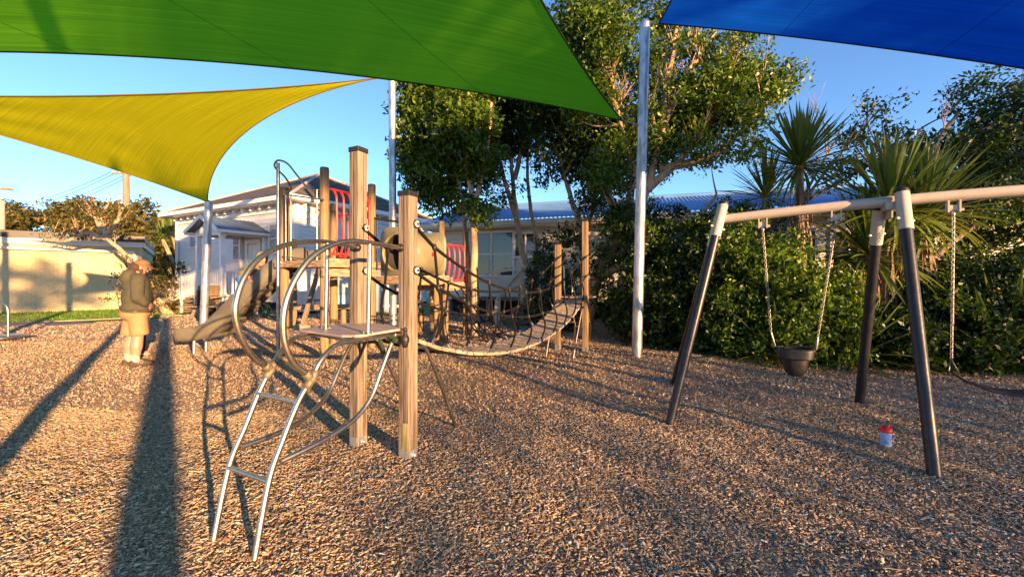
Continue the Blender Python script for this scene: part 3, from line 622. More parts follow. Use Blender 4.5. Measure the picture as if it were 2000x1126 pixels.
# low white fence behind the tower
wf = thing('paling_fence', 'low white paling fence between the villa and the classroom block', 'fence', (-5.0, 15.5, 0))
for i in range(9):
    m = MB(); c = Vector((-6.3+.34*i, 16.1-.10*i, 0)); m.box((c.x, c.y, .62), (.2, .03, 1.15), (1, -.3, 0)); m.build('paling', WHITE, wf)
for z in (.3, .95):
    m = MB(); m.beam((-6.4, 16.16, z), (-3.5, 15.3, z), .05, .1); m.build('rail', WHITE, wf)
# ================================================================ POLES AND SHADE SAILS
def pole(name, label, base, top, r, capm=GALV, group='galvanised shade sail posts'):
    base, top = Vector(base), Vector(top); t = thing(name, label, 'pole', (base.x, base.y, 0), 0, group)
    m = MB(); m.tube([base-Vector((0, 0, .2)), base.lerp(top, .5), top], r, 18); m.build('post', capm, t)
    d = (top-base).normalized()
    m = MB(); m.lathe(top, [(r+.004, -.02), (r+.004, .012), (r*.6, .03), (0, .034)], 16, d); m.build('cap', capm, t)
    return t
pR0, pR1 = G(1243, 700), V(1260, 46, 7.07); pR0.z = 0
p1_ = pole('sail_pole', 'tall pale galvanised pole standing alone before the hedge, holding the blue sail', pR0, pR1, .088)
pL0, pL1 = Vector((-9.2, 11.9, 0)), Vector((-9.03, 11.9, 3.68))
p2_ = pole('sail_pole', 'short leaning galvanised pole behind the slide, holding the yellow sail corner', pL0, pL1, .105)
pM0, pM1 = Vector((-2.86, 9.62, 0)), Vector((-2.88, 9.6, 6.3))
p3_ = pole('sail_pole', 'galvanised pole behind the climbing posts, rising beside the leafy tree', pM0, pM1, .086)
p4_ = pole('sail_pole', 'galvanised pole behind the viewpoint holding the rear sail corners', (1.35, -3.2, 0), (1.35, -3.2, 7.1), .10)
p5_ = pole('sail_pole', 'galvanised pole left of the playground holding the outer yellow sail corner', (-12.4, 7.0, 0), (-12.4, 7.0, 5.0), .10)
p6_ = pole('sail_pole', 'galvanised pole at the far left holding the outer green sail corner', (-8.4, 4.9, 0), (-8.4, 4.9, 4.6), .10)
p7_ = pole('sail_pole', 'galvanised pole right of the swings holding the low blue sail corner', (9.4, 4.1, 0), (9.4, 4.1, 3.4), .10)
def sail(name, label, P, sag, material, N=44, group='triangular shade sails', anchors=None):
    P = [Vector(p) for p in P]; c = (P[0]+P[1]+P[2])/3
    t = thing(name, label, 'shade sail', (c.x, c.y, 0), 0, group)
    def edge(i, j, s, q):
        A, B = P[i], P[j]; mid = (A+B)/2; o = P[3-i-j]; d = (B-A).normalized(); inn = (o-mid); inn -= d*inn.dot(d); inn.normalize()
        return A.lerp(B, q) + inn*(4*s*q*(1-q)) - Vector((0, 0, 0.25*s*4*q*(1-q)*.3))
    idx = {}; pts = []; ab = []
    for i in range(N+1):
        for j in range(N+1-i): idx[(i, j)] = len(pts); ab.append((i/N, j/N)); pts.append(None)
    X = np.zeros((len(pts), 3)); fix = np.zeros(len(pts), bool)
    for (i, j), k in idx.items():
        b1, b2 = i/N, j/N; b0 = 1-b1-b2
        if j == 0: q = edge(0, 1, sag[0], b1); fix[k] = True
        elif i == 0: q = edge(0, 2, sag[2], b2); fix[k] = True
        elif i + j == N: q = edge(1, 2, sag[1], b2); fix[k] = True
        else: q = P[0]*b0 + P[1]*b1 + P[2]*b2
        X[k] = q
    nb = np.zeros((len(pts), 6), int)
    for (i, j), k in idx.items():
        nb[k] = [idx.get(z, k) for z in ((i+1, j), (i-1, j), (i, j+1), (i, j-1), (i+1, j-1), (i-1, j+1))]
    for _ in range(1200):
        Y = X[nb].mean(1); X = np.where(fix[:, None], X, Y)
    nrm_ = np.cross(X[idx[(N//3, N//3)]+0] - np.array(P[0]), np.array(P[1]) - np.array(P[0])); nrm_ /= np.linalg.norm(nrm_)
    for c_i in range(3):
        c0 = np.array(P[c_i]); e_ = np.array(P[(c_i+1) % 3]) - c0; e_ /= np.linalg.norm(e_); f_ = np.cross(nrm_, e_); dv = X - c0; d_ = np.linalg.norm(dv, axis=1)
        th = np.arctan2(dv @ f_, dv @ e_); amp = .022*np.exp(-d_/1.6)*np.minimum(1, d_/.4)*(~fix); X = X + nrm_*(amp*np.cos(th*26+c_i))[:, None]
    for i in (N//4, N//2, 3*N//4):
        row = [Vector(X[idx[(i, j)]]) - Vector((0, 0, .003)) for j in range(N+1-i)]
        mm = MB(); mm.tube(row, .0025, 4); mm.build('seam', material, t)
    m = MB(); fs = []
    for (i, j), k in idx.items():
        if (i+1, j) in idx and (i, j+1) in idx:
            fs.append((k, idx[(i+1, j)], idx[(i, j+1)]))
            if (i+1, j+1) in idx: fs.append((idx[(i+1, j)], idx[(i+1, j+1)], idx[(i, j+1)]))
    m.add([Vector(x) for x in X], fs, True); o = m.build('cloth', material, t)
    uv = o.data.uv_layers.new(name='weave')
    for lp in o.data.loops: uv.data[lp.index].uv = ab[lp.vertex_index]
    HEM = bpy.data.materials.get(material.name + '_hem') or mat(material.name + '_hem', tuple(v*.45 for v in material['c']), None, .8)
    for (a, b, s) in ((0, 1, sag[0]), (1, 2, sag[1]), (0, 2, sag[2])):
        m = MB(); pts_ = [edge(a, b, s, k/40) for k in range(41)]
        m.tube(pts_, .013, 6); m.build('hem', HEM, t)
    for k, an in enumerate(anchors or []):
        if an is None: continue
        m = MB(); A = P[k]; B = Vector(an); d = (B-A); L = d.length; nl = max(2, int(L/.045))
        for q in range(nl):
            c_ = A + d*((q+.5)/nl); u_ = d.normalized(); s_ = u_.orthogonal() if q % 2 else u_.cross(u_.orthogonal()); s_.normalize()
            ring = [c_ + u_*(.030*math.cos(x)) + s_*(.014*math.sin(x)) for x in [2*math.pi*z/8 for z in range(8)]]
            m.tube(ring, .007, 4, closed=True)
        m.tube([A.lerp(B, .25), A.lerp(B, .7)], .010, 6)
        m.lathe(A, [(.03, -.004), (.045, 0), (.03, .004)], 10, (0, 0, 1)); m.build('corner_chain', CHAIN, t)
    return t
SAILG['c'] = (.02, .12, .015); SAILY['c'] = (.22, .14, .02); SAILB['c'] = (.004, .02, .12)
sail('shade_sail', 'large green shade sail overhead, reaching to the tall right pole', [V(1215, 235, 7.0), (-8.0, 5.0, 4.25), (-2.3, -3.0, 5.0)], (.68, .5, .50), SAILG, anchors=[V(1253, 247, 7.05), (-8.32, 4.9, 4.4), None])
sail('shade_sail', 'yellow shade sail at left with its low corner on the short pole', [(-9.03, 11.85, 3.66), V(742, 152, 9.55), (-12.0, 7.2, 4.75)], (.95, .22, .22), SAILY, anchors=[(-9.03, 11.9, 3.72), V(763, 147, 9.6), (-12.3, 7.05, 4.85)])
sail('shade_sail', 'deep blue shade sail filling the top right corner', [V(1287, 46, 6.95), (9.0, 4.2, 3.0), (1.5, -2.9, 6.9)], (.18, .5, .30), SAILB, anchors=[V(1264, 46, 7.05), (9.3, 4.12, 3.2), (1.38, -3.1, 7.0)])
# ================================================================ CLIMBING FRAME (near) and its twin at the far end of the bridge
U_ = Vector((.8964, -.4432, 0)); E_ = Vector((.4432, .8964, 0)); MN = Vector((-1.08, 3.32, 0)); MF = Vector((1.175, 7.885, 0)); RZ = math.atan2(-.4432, .8964)
def climbing_frame():
    t = thing('hoop_climber', 'nearest climbing frame with steel hoop ladder and two grey timber posts', 'climbing frame', MN, RZ, 'climbing frames at the bridge ends')
    A, B = Vector((-1.327, 3.45, 0)), Vector((-.83, 3.19, 0)); up = Vector((0, 0, 1))
    for P, h, w in ((A, 2.52, .104), (B, 2.09, .108)):
        m = MB(); m.box(P+up*(h/2-.05), (w, w, h+.1), U_, E_); po = m.build('post', WOODG, t, .006)
        m = MB(); m.box(P+up*(h+.018), (w+.012, w+.012, .042), U_, E_); m.build('cap', BLACK, po, .004)
        m = MB()
        for dx in (-1, 1):
            m.box(P+U_*dx*(w/2+.004)+up*.03, (.006, w*.8, .11), U_, E_); m.box(P+E_*dx*(w/2+.004)+up*.03, (w*.8, .006, .11), U_, E_)
        m.sphere(P+U_*(w/2+.01)+up*.04, .018); m.build('base_bracket', GALV, po)
        # front lamination groove: dark recessed joint
        m = MB()
        for sg in (-1, 1): m.box(P+E_*sg*(w/2+.0005)+U_*.004+up*(h/2), (.003, .003, h-.02), U_, E_); m.box(P+U_*sg*(w/2+.0005)+E_*.006+up*(h/2), (.003, .003, h-.02), U_, E_)
        m.build('lamination_joint', DARK, po)
    m = MB(); m.box(B-E_*(.108/2+.001)+U_*.018+up*.19, (.055, .004, .22), U_, E_); m.build('moss_patch', MOSS, t)
    # platform board
    c1, c2 = Vector((-1.62, 3.06, 0)), Vector((-1.076, 2.716, 0)); m = MB()
    out = [A+U_*.06+E_*.02, A-U_*.10-E_*.10, c1, c1+U_*.03-E_*.03, c2-U_*.08-E_*.03, c2-E_*-.01, c2+U_*.02+E_*.05, B-E_*.058+U_*.03, B-U_*.056-E_*.05, B-U_*.056+E_*.03]
    m.poly([(p.x, p.y) for p in out], 1.035, 1.052); m.build('platform', BOARD, t)
    JL, JR = V(528, 722, 2.53), V(608, 740, 2.37)
    rl = [V(417, 1054, 2.215), V(447, 912, 2.332), V(478, 835, 2.40), V(505, 768, 2.477), V(528, 722, 2.53), V(548, 688, 2.63), V(565, 668, 2.74), V(585, 656, 2.85), V(625, 650, 3.12), V(690, 640, 3.42)]
    rr = [V(497, 1092, 2.06), V(525, 940, 2.178), V(552, 860, 2.25), V(582, 786, 2.323), V(608, 740, 2.37), V(625, 706, 2.42), V(645, 682, 2.50), V(665, 670, 2.58), V(700, 664, 2.72), V(780, 652, 3.12)]
    lad = []
    for p in (rl, rr): m = MB(); m.tube(crv(p, 8), .0165, 14); m.build('ladder_rail', STEEL, t)
    for l, r in (((505, 768, 2.477), (582, 786, 2.323)), ((447, 912, 2.332), (525, 940, 2.178))):
        m = MB(); m.tube([V(*l), V(*r)], .0145, 12); m.build('rung', STEEL, t)
    hl = [JL+Vector((.01, .0, .01))] + [onplane(JL, A, x, y) for x, y in ((500, 702), (475, 667), (460, 620), (463, 580), (480, 537), (512, 500), (560, 478), (620, 471), (670, 477))] + [V(700, 484, 3.39)]
    hr = [JR+Vector((.01, .0, .01))] + [onplane(JR, B, x, y) for x, y in ((580, 716), (560, 682), (553, 640), (558, 592), (577, 545), (605, 506), (640, 482), (680, 471), (730, 475))] + [V(784, 484, 3.16)]
    for k, p in enumerate((hl, hr)):
        m = MB(); m.tube(crv(p, 8), .0175, 14); m.build('hand_hoop', STEEL, t)
        m = MB(); e = p[-1]; m.lathe(e, [(.0, .0), (.032, .0), (.032, .02), (.02, .035)], 12, (p[-2]-e)); m.build('flange', BLACK, t)
    for px, yt, yb, P_, Q_ in ((637, 474, 641, JL, A), (720, 474, 646, JR, B)):
        a_ = onplane(P_, Q_, px+2, yt); m = MB(); b_ = Vector((a_.x-.012, a_.y, 1.05)); m.tube([a_, b_], .0165, 12); m.build('upright', STEEL, t)
        m = MB(); m.lathe(b_, [(.0, .008), (.035, .008), (.035, .0)], 12); m.lathe(b_+Vector((.03, 0, .006)), [(0, .012), (.01, .008), (.01, 0)], 8); m.lathe(b_-Vector((.03, 0, -.006)), [(0, .012), (.01, .008), (.01, 0)], 8); m.build('foot_plate', STEELD, t)
    # lower curved braces
    b1 = [V(470, 872, 2.37)] + [onplane(JL, A, x, y) for x, y in ((540, 846), (600, 812), (640, 770), (660, 726), (676, 690), (690, 664))]
    b2 = [V(548, 900, 2.215)] + [onplane(JR, B, x, y) for x, y in ((600, 875), (650, 848), (695, 815), (725, 775), (743, 728), (757, 690), (772, 652))]
    for p in (b1, b2): m = MB(); m.tube(crv(p, 8), .0165, 14); m.build('brace', STEEL, t)
    for J, hp, rp_, rn in ((JL, hl, rl, 4), (JR, hr, rr, 4)):
        d1 = (rp_[rn+1]-rp_[rn-1]).normalized(); d2 = (hp[2]-hp[0]).normalized()
        m = MB(); prof = [(.018, -.058), (.024, -.055), (.026, -.03), (.031, 0), (.026, .03), (.024, .055), (.018, .058)]
        m.lathe(J, prof, 14, d1); m.lathe(J, [(.024, 0), (.029, .02), (.026, .06), (.019, .064)], 14, d2)
        m.sphere(J+Vector((.01, -.026, -.004)), .007); m.build('clamp', CAST, t)
    # underframe, knobs, handle, tag, cloth
    m = MB(); m.tube([c1+U_*.05+E_*.05+up*1.015, c2-U_*.05+E_*.02+up*1.015], .016, 8); m.tube([A-E_*.06+up*1.0, B-E_*.06+up*1.0], .016, 8); m.build('underframe', STEELD, t)
    for q in ((642, 657, 2.95), (664, 657, 2.86), (690, 661, 2.73), (693, 668, 2.73)):
        m = MB(); m.sphere(V(*q), .015, 8, 6); m.build('knob', BLACK, t)
    k = B-E_*.08+U_*.0; m = MB(); kp = V(791, 643, 3.04)
    m.sphere(kp, .017, 10, 8); m.lathe(kp+Vector((0, 0, -.10)), [(0, -.04), (.018, -.036), (.026, -.01), (.034, .02), (.030, .045), (.014, .06), (.012, .085), (0, .10)], 14); m.build('cleat_handle', BLACK, t)
    m = MB(); m.box(A-E_*.055+U_*(-.018)+up*(.925), (.036, .003, .034), U_, E_); m.build('label_tag', BLACK, t)
    m = MB(); m.box(A-E_*.0585+U_*(-.014)+up*(.922), (.018, .003, .020), U_, E_); m.build('tag_print', CONC, t)
    # rope anchors: two round pucks on each post, bridge side
    for P, dz in ((A, 1), (B, -1)):
        for z in (1.87, 1.50):
            c = P+E_*.03+U_*(.056 if dz > 0 else .056); 
            m = MB(); m.lathe(c+up*z, [(0, .012), (.030, .012), (.036, .006), (.036, 0)], 20, U_); pk = m.build('rope_anchor', BLACK, t)
            m = MB(); m.lathe(c+up*z+U_*.0125, [(0, .002), (.025, .002), (.025, 0)], 16, U_); m.build('anchor_face', WHITE, pk)
            m = MB(); m.sphere(c+up*z+U_*.02, .011, 8, 6); m.build('anchor_bolt', BLACK, pk)
    # splayed support legs on the bridge side
    for sg, P in ((1, B), (-1, A)):
        f = MN + U_*(.258*sg) + E_*.72; m = MB()
        m.tube(crv([P+E_*.05+up*.86, P+E_*.16+up*.865, P+E_*.25+up*.80, f.lerp(P+E_*.28+up*.76, .5), f-up*.03], 6), .0165, 10); m.build('support_leg', STEELD, t)
    m = MB(); m.tube([A+E_*.05+up*.985, B+E_*.05+up*.985], .015, 8); m.build('cross_tube', STEELD, t)
    return t
cf = climbing_frame()
cf2 = copy_tree(cf); cf2.location = MF; cf2.rotation_euler = (0, 0, RZ+math.pi); cf2['label'] = 'far climbing frame with timber posts coloured a sunlit orange at the end of the bridge'
for ch in list(cf2.children):
    if ch.name.split('.')[0] in ('label_tag', 'tag_print', 'moss_patch'): bpy.data.objects.remove(ch, do_unlink=True)
    elif ch.name.startswith('post'):
        ch.data = ch.data.copy(); ch.data.materials.clear(); ch.data.materials.append(WOODW)  # orange pine colour stands in for sun on these posts
# jacket stuffed under the platform
m = MB()
for k in range(7):
    c = V(735+k*6, 660+random.uniform(-6, 12), 3.10-.02*k); m.sphere(c, random.uniform(.014, .024), 9, 6, (1.5, .8, random.uniform(.6, 1.2)))
m.tube(crv([V(742, 665, 3.05), V(748, 682, 3.03), V(752, 692, 3.0)], 4), [.02, .006], 7)
tag(m.build('bundled_cloth', GREENC), 'crumpled dark green cloth tucked under the near platform', 'cloth')
# ================================================================ ROPE BRIDGE
br = thing('rope_bridge', 'sagging rope bridge of weathered planks with black netted rope sides', 'rope bridge', MN.lerp(MF, .5), RZ)
AX = (MF-MN); LB = AX.length; AXn = AX.normalized(); UX = Vector((AXn.y, -AXn.x, 0)); up = Vector((0, 0, 1))
def cat_(t, zend, zmid): q = t/LB; return zend - (zend-zmid)*4*q*(1-q)
def deckz(t): q = t/LB; return 1.0 - .50*(4*q*(1-q))**.85
def bp(t, s, z): return MN + AXn*t + UX*s + up*z
n = 46; t0, t1 = .12, LB-.12
def arc(t): return 0
ts = [t0 + (t1-t0)*i/(n-1) for i in range(n)]
for i in range(n):
    t_ = ts[i]; dz = deckz(t_+.03)-deckz(t_-.03); tw = AXn*.06+up*dz; tw.normalize()
    m = MB(); c = bp(t_, random.uniform(-.008, .008), deckz(t_)+random.uniform(-.003, .003))
    wd = (t1-t0)/n*.90*math.sqrt(1+(dz/.06)**2); ax = (UX+AXn*random.uniform(-.02, .02)).normalized()
    m.box(c, (.50+random.uniform(-.012, .012), wd, .034), ax, tw); m.build('plank', WOODP, br, .004)
for s in (-.17, .17):
    m = MB(); m.tube([bp(t_, s, deckz(t_)-.027) for t_ in ts], .011, 6); m.build('deck_cable', ROPE, br)
NT = 10; st = [LB*(k+.72)/(NT+.44) for k in range(NT)]
def rp_pt(t, side, lvl):
    off = .27 if lvl == 0 else .31
    z = cat_(t, 1.87, 1.235) if lvl == 0 else cat_(t, 1.50, .92)
    return bp(t, side*off, z)
for side in (-1, 1):
    for lvl in (0, 1):
        pts = []
        N_ = 60
        for k in range(N_+1):
            t_ = LB*k/N_
            p = rp_pt(t_, side, lvl); e = min(k, N_-k)/4
            if e < 1: p = p.lerp(bp(t_, .33*side if side > 0 else -.22, p.z), 1-e)
            pts.append(p)
        m = MB(); m.tube(pts, .015 if lvl == 0 else .0135, 8); m.build('hand_rope' if lvl == 0 else 'side_rope', ROPE, br)
    for t_ in st:
        a_, b_ = rp_pt(t_, side, 0), rp_pt(t_, side, 1); c_ = bp(t_, side*.24, deckz(t_)+.01)
        m = MB(); m.tube([a_, b_], .0125, 7); m.build('dropper_rope', ROPE, br)
        m = MB(); low = crv([b_, b_.lerp(c_, .4)+UX*side*.07, b_.lerp(c_, .78)+UX*side*.055, c_], 6); m.tube(low, .0125, 7); lo_ = m.build('side_loop', ROPE, br)
        m = MB(); m.tube([low[-5], low[-2]], .0125, 8); m.build('ferrule', FERR, lo_)
        for p in (a_, b_):
            m = MB(); m.sphere(p, .024, 9, 6); m.lathe(p+UX*side*.0, [(.012, -.030), (.016, -.026), (.016, .026), (.012, .030)], 8, up); m.build('knot', BLACK, br)
        m = MB(); m.sphere(a_+up*.026, .009, 6, 5); m.build('knot_cap', FERR, br)
# ================================================================ TOWERS
def rpost(root, p, h, r=.078, name='post', m_=None):
    m = MB(); m.lathe((p.x, p.y, -.05), [(r, 0), (r*1.0, h*.5), (r*.98, h+.03), (r*.86, h+.05), (0, h+.05)], 16); return m.build(name, m_ or WOODW, root)
T1 = Vector((-4.30, 7.55, 0)); T2 = Vector((-3.32, 7.07, 0)); T3 = Vector((-2.83, 8.06, 0)); T4 = Vector((-3.81, 8.54, 0))
tw = thing('play_tower', 'tall timber play tower with pine posts and red rail above the slide', 'play tower', (-3.56, 7.8, 0), RZ)
rpost(tw, T1, 3.13); rpost(tw, T2, 3.38); rpost(tw, T3, 3.31); rpost(tw, T4, 3.0)
DZ = 1.76
for k in range(9):
    m = MB(); c = T1.lerp(T4, .5)+U_*(-.02+.135*k)+U_*.02; m.box((c.x, c.y, DZ), (.128, 1.16, .035), U_, E_); m.build('deck_board', WOODP, tw)
for a_, b_, z, h in ((T1, T2, DZ-.08, .12), (T2, T3, DZ-.08, .12), (T4, T3, DZ-.08, .12), (T1, T4, DZ-.08, .12), (T2, T3, DZ-.24, .14), (T1, T2, DZ-.24, .0)):
    if h == 0: continue
    d = (b_-a_).normalized(); nn = Vector((d.y, -d.x, 0)); m = MB(); m.beam(a_-d*.12+nn*.095+up*z, b_+d*.12+nn*.095+up*z, .045, h); m.build('beam', WOODH, tw)
m = MB(); m.sphere(T1-E_*.12+up*(DZ-.05), .03, 8, 6); m.sphere(T1-E_*.12+U_*.08+up*(DZ-.05), .03, 8, 6); m.build('coach_bolt', GALV, tw)
# gate rail on the near side
pl = Vector((-4.33, 7.12, 0))
q = lambda x, y: onplane(T1-E_*.1, T2-E_*.1, x, y)
m = MB(); pt = V(543, 318, 7.05); m.tube([Vector((pt.x, pt.y, -.05)), pt], .030, 12); m.build('steel_pole', STEELD, tw)
m = MB(); m.tube(crv([V(563, 376, 7.4), V(568, 366, 7.35), V(556, 345, 7.2), V(538, 328, 7.08), V(537, 318, 7.05), V(545, 313, 7.05), V(562, 320, 7.05), V(580, 342, 7.05), V(598, 364, 7.05), V(612, 371, 7.05), V(632, 370, 7.05)], 7), .017, 9); m.build('top_hoop', STEELD, tw)
m = MB(); m.tube([q(553, 379), q(632, 390)], .015, 8); m.build('top_bar', STEELD, tw)
for x, ya in ((558, 380), (568, 381), (619, 370)):
    m = MB(); m.tube([q(x, ya), q(x, 508)], .015, 8); m.build('baluster', STEELD, tw)
m = MB(); m.tube([q(553, 500), q(632, 512)], .012, 8); m.build('bottom_bar', STEELD, tw)
def red_rail(root, a_, b_, z0, z1, n, out_):
    up = Vector((0, 0, 1)); d = (b_-a_)
    m = MB(); m.tube([a_+up*z1, b_+up*z1], .022, 8); m.build('red_rail', RED, root); m = MB(); m.tube([a_+up*z0, b_+up*z0], .02, 8); m.build('red_rail', RED, root)
    for k in range(n):
        p = a_+d*((k+.5)/n); m = MB()
        m.tube(crv([p+up*z1, p+out_*.07+up*(z1-.10), p+out_*.09+up*(z1-.25), p+out_*.09+up*(z0+.3), p+out_*.05+up*(z0+.1), p+up*z0], 4), .019, 8); m.build('red_bar', RED, root)
red_rail(tw, T2+E_*.09+U_*.02, T3-E_*.09+U_*.02, 1.86, 3.02, 6, U_)
red_rail(tw, T4+U_*.09-E_*.0, T3-U_*.09, 1.86, 2.75, 6, E_)
m = MB(); m.tube([T3+up*2.62+U_*.08, T3+U_*.75+up*2.50], .022, 8); m.build('guard_bar', BLACK, tw)
m = MB(); m.tube([T3+up*2.60+U_*.10, T3+U_*.10+up*1.58], .014, 8); m.tube([T3+up*2.60+U_*.15, T3+U_*.15+up*1.58], .014, 8); m.build('guard_upright', BLACK, tw)
m = MB(); m.beam((-4.35, 11.9, .9), (-3.1, 11.7, .9), .12, .0001); 
# tunnel deck and tunnel
td = thing('tunnel_platform', 'low timber platform carrying the plastic crawl tunnel', 'platform', (-2.2, 8.7, 0), RZ)
TC = Vector((-2.36, 8.22, 0))
for s_ in (-.46, .46):
    m = MB(); m.beam(TC+U_*s_+up*1.36, TC+U_*s_+E_*1.15+up*1.36, .05, .16); m.build('joist', WOODH, td)
for e_ in (-.05, 1.2):
    m = MB(); m.beam(TC-U_*.52+E_*e_+up*1.37, TC+U_*.52+E_*e_+up*1.37, .05, .14); m.build('beam', WOODH, td)
for k in range(8):
    m = MB(); m.box(TC+E_*(.06+.142*k)+up*1.455, (1.0, .134, .03), U_, E_); m.build('deck_board', WOODP, td)
rpost(td, TC+U_*.44+E_*1.05, 1.28, .07); rpost(td, TC-U_*.40+E_*1.05, 1.28, .07); rpost(td, TC+U_*.52+E_*.62, 1.28, .06)
tn = thing('crawl_tunnel', 'khaki moulded plastic crawl tunnel with round mouth and small red window', 'tunnel', TC, RZ)
def face_panel(c, ax, ay, hw, z0, z1, r, zc, th):
    """square panel with rounded corners and a round hole"""
    n = 48; mb = MB(); az = Vector((0, 0, 1)); o1 = []; i1 = []
    for k in range(n):
        a = 2*math.pi*k/n; ca, sa = math.cos(a), math.sin(a); hh = (z1-z0)/2; e = 5.0
        rr = (abs(ca/hw)**e + abs(sa/hh)**e)**(-1/e); o1.append((ca*rr, sa*rr)); i1.append((ca*r, sa*r))
    zm = (z0+z1)/2
    ring = lambda L_, d: [c + ax*x + az*(zm+y) + ay*d for x, y in L_]
    rings = [ring(o1, th), ring(o1, 0), ring([(x*.97, y*.97) for x, y in o1], -.02), ring([(x*1.12, y*1.12+(zc-zm)) for x, y in i1], -.02), ring([(x*1.05, y*1.05+(zc-zm)) for x, y in i1], -.045), ring([(x, y+(zc-zm)) for x, y in i1], -.03), ring([(x, y+(zc-zm)) for x, y in i1], th)]
    vs = [p for r_ in rings for p in r_]; fs = [(i*n+k, i*n+(k+1) % n, (i+1)*n+(k+1) % n, (i+1)*n+k) for i in range(len(rings)-1) for k in range(n)]
    mb.add(vs, fs, True); return mb
face_panel(TC, U_, E_, .46, 1.475, 2.48, .36, 1.95, .03).build('front_panel', KHAKI, tn)
face_panel(TC+E_*1.05, U_, E_, .45, 1.475, 2.46, .36, 1.95, .03).build('rear_panel', KHAKI, tn)
m = MB(); prof = [(.36, .03), (.44, .05), (.445, .30), (.45, .33), (.45, .45), (.445, .48), (.445, .98), (.44, 1.03), (.36, 1.05)]
m.lathe(TC+up*1.95, prof, 40, E_); m.build('tube', KHAKI, tn)
m = MB(); m.lathe(TC+up*1.95, [(.355, 1.04), (.355, .02)], 40, E_); m.build('inner_wall', mat('tunnel_inside_shade', (.02, .02, .016), None, .7), tn)  # inside coloured near-black to hold the shade within the mouth
m = MB(); m.lathe(TC+up*1.93+U_*.44+E_*.60, [(0, .018), (.03, .016), (.052, .0)], 16, U_); m.build('red_window', REDP, tn)
# second tower
T5 = Vector((-1.66, 9.4, 0)); T6 = Vector((-1.20, 10.33, 0)); T7 = T6-U_*1.0; T8 = T5-U_*1.0
t2 = thing('play_tower', 'lower timber play tower behind the tunnel with a red barred rail', 'play tower', (-1.9, 10.1, 0), RZ)
for p, h in ((T5, 2.75), (T6, 2.60), (T7, 2.6), (T8, 2.4)): rpost(t2, p, h, .075)
for k in range(7):
    m = MB(); c = T8.lerp(T7, .5)+U_*(.07+.143*k); m.box((c.x, c.y, 1.30), (.135, 1.1, .035), U_, E_); m.build('deck_board', WOODP, t2)
for a_, b_ in ((T5, T6), (T8, T5), (T7, T6)):
    d = (b_-a_).normalized(); nn = Vector((d.y, -d.x, 0)); m = MB(); m.beam(a_-d*.1+nn*.09+up*1.2, b_+d*.1+nn*.09+up*1.2, .045, .17); m.build('beam', WOODH, t2)
red_rail(t2, T5+E_*.08, T6-E_*.08, 1.36, 2.22, 4, U_)
# climbing net
nt_ = thing('climbing_net', 'black rope climbing net sloping down from the lower tower', 'net', (-.9, 9.5, 0), RZ)
def netp(s, q):                                       # s along the deck edge, q down the net
    a_ = T5.lerp(T6, .08+.84*s)+U_*.1+up*1.18; b_ = T5.lerp(T6, .02+.96*s)+U_*1.25; b_.z = .0
    p = a_.lerp(b_, q); p.z = 1.18*(1-q)**1.35; return p
for s in (0, .33, .66, 1):
    m = MB(); m.tube([netp(s, k/14) for k in range(15)], .018, 7); m.build('net_rope', ROPE, nt_)
for j in range(1, 7):
    q_ = j/7; m = MB(); m.tube([netp(k/8, q_)-up*(.02*math.sin(k/8*math.pi*3)**2) for k in range(9)], .016, 7); m.build('cross_rope', ROPE, nt_)
    for s in (0, .33, .66, 1):
        m = MB(); m.sphere(netp(s, q_), .021, 7, 5); m.build('knot', BLACK, nt_)
# slide
sl_ = thing('slide', 'beige plastic slide running down to the left from the tall tower', 'slide', (-5.3, 7.85, 0))
SP = [(-3.95, 7.95, 1.80), (-4.22, 7.93, 1.76), (-4.52, 7.90, 1.57), (-4.85, 7.88, 1.28), (-5.15, 7.86, .98), (-5.45, 7.85, .66), (-5.72, 7.84, .41), (-5.98, 7.83, .30), (-6.36, 7.82, .27)]
SPc = crv(SP, 4); prof = [(-.31, .20), (-.295, .21), (-.275, .19), (-.255, .06), (-.22, .02), (-.1, .0), (.1, .0), (.22, .02), (.255, .06), (.275, .19), (.295, .21), (.31, .20), (.305, .02), (.28, -.05), (-.28, -.05), (-.305, .02)]
m = MB(); vs = []; n = len(prof)
for i, p in enumerate(SPc):
    t_ = (SPc[min(i+1, len(SPc)-1)]-SPc[max(i-1, 0)]).normalized(); side = Vector((0, 0, 1)).cross(t_).normalized(); nn = t_.cross(side)
    for s, z in prof: vs.append(p + side*s + nn*z)
fs = [(i*n+k, i*n+(k+1) % n, (i+1)*n+(k+1) % n, (i+1)*n+k) for i in range(len(SPc)-1) for k in range(n)]
m.add(vs, fs, True); m.add(vs[:n], [tuple(range(n))]); m.add(vs[-n:], [tuple(reversed(range(n)))]); m.build('chute', SLIDEM, sl_)
for i in (8, 12, 16, 20, 25):
    p = SPc[i]; t_ = (SPc[i+1]-SPc[i-1]).normalized(); side = Vector((0, 0, 1)).cross(t_).normalized(); nn = t_.cross(side)
    m = MB(); m.box(p-nn*.075, (.06, .60, .05), t_, side); m.build('rib', SLIDEM, sl_)
for sg in (-1, 1):
    m = MB()
    pts = [SPc[i] for i in range(4, 27, 2)]
    for i in range(len(pts)-1):
        side = Vector((0, 1, 0)); m.beam(pts[i]+side*sg*.27-up*.09, pts[i+1]+side*sg*.27-up*.09, .02, .09)
    m.build('underside_rail', SLIDED, sl_)
m = MB(); m.tube([(-6.1, 7.66, -.05), (-6.1, 7.66, .24)], .03, 8); m.tube([(-6.1, 7.96, -.05), (-6.1, 7.96, .24)], .03, 8); m.build('foot', GALV, sl_)
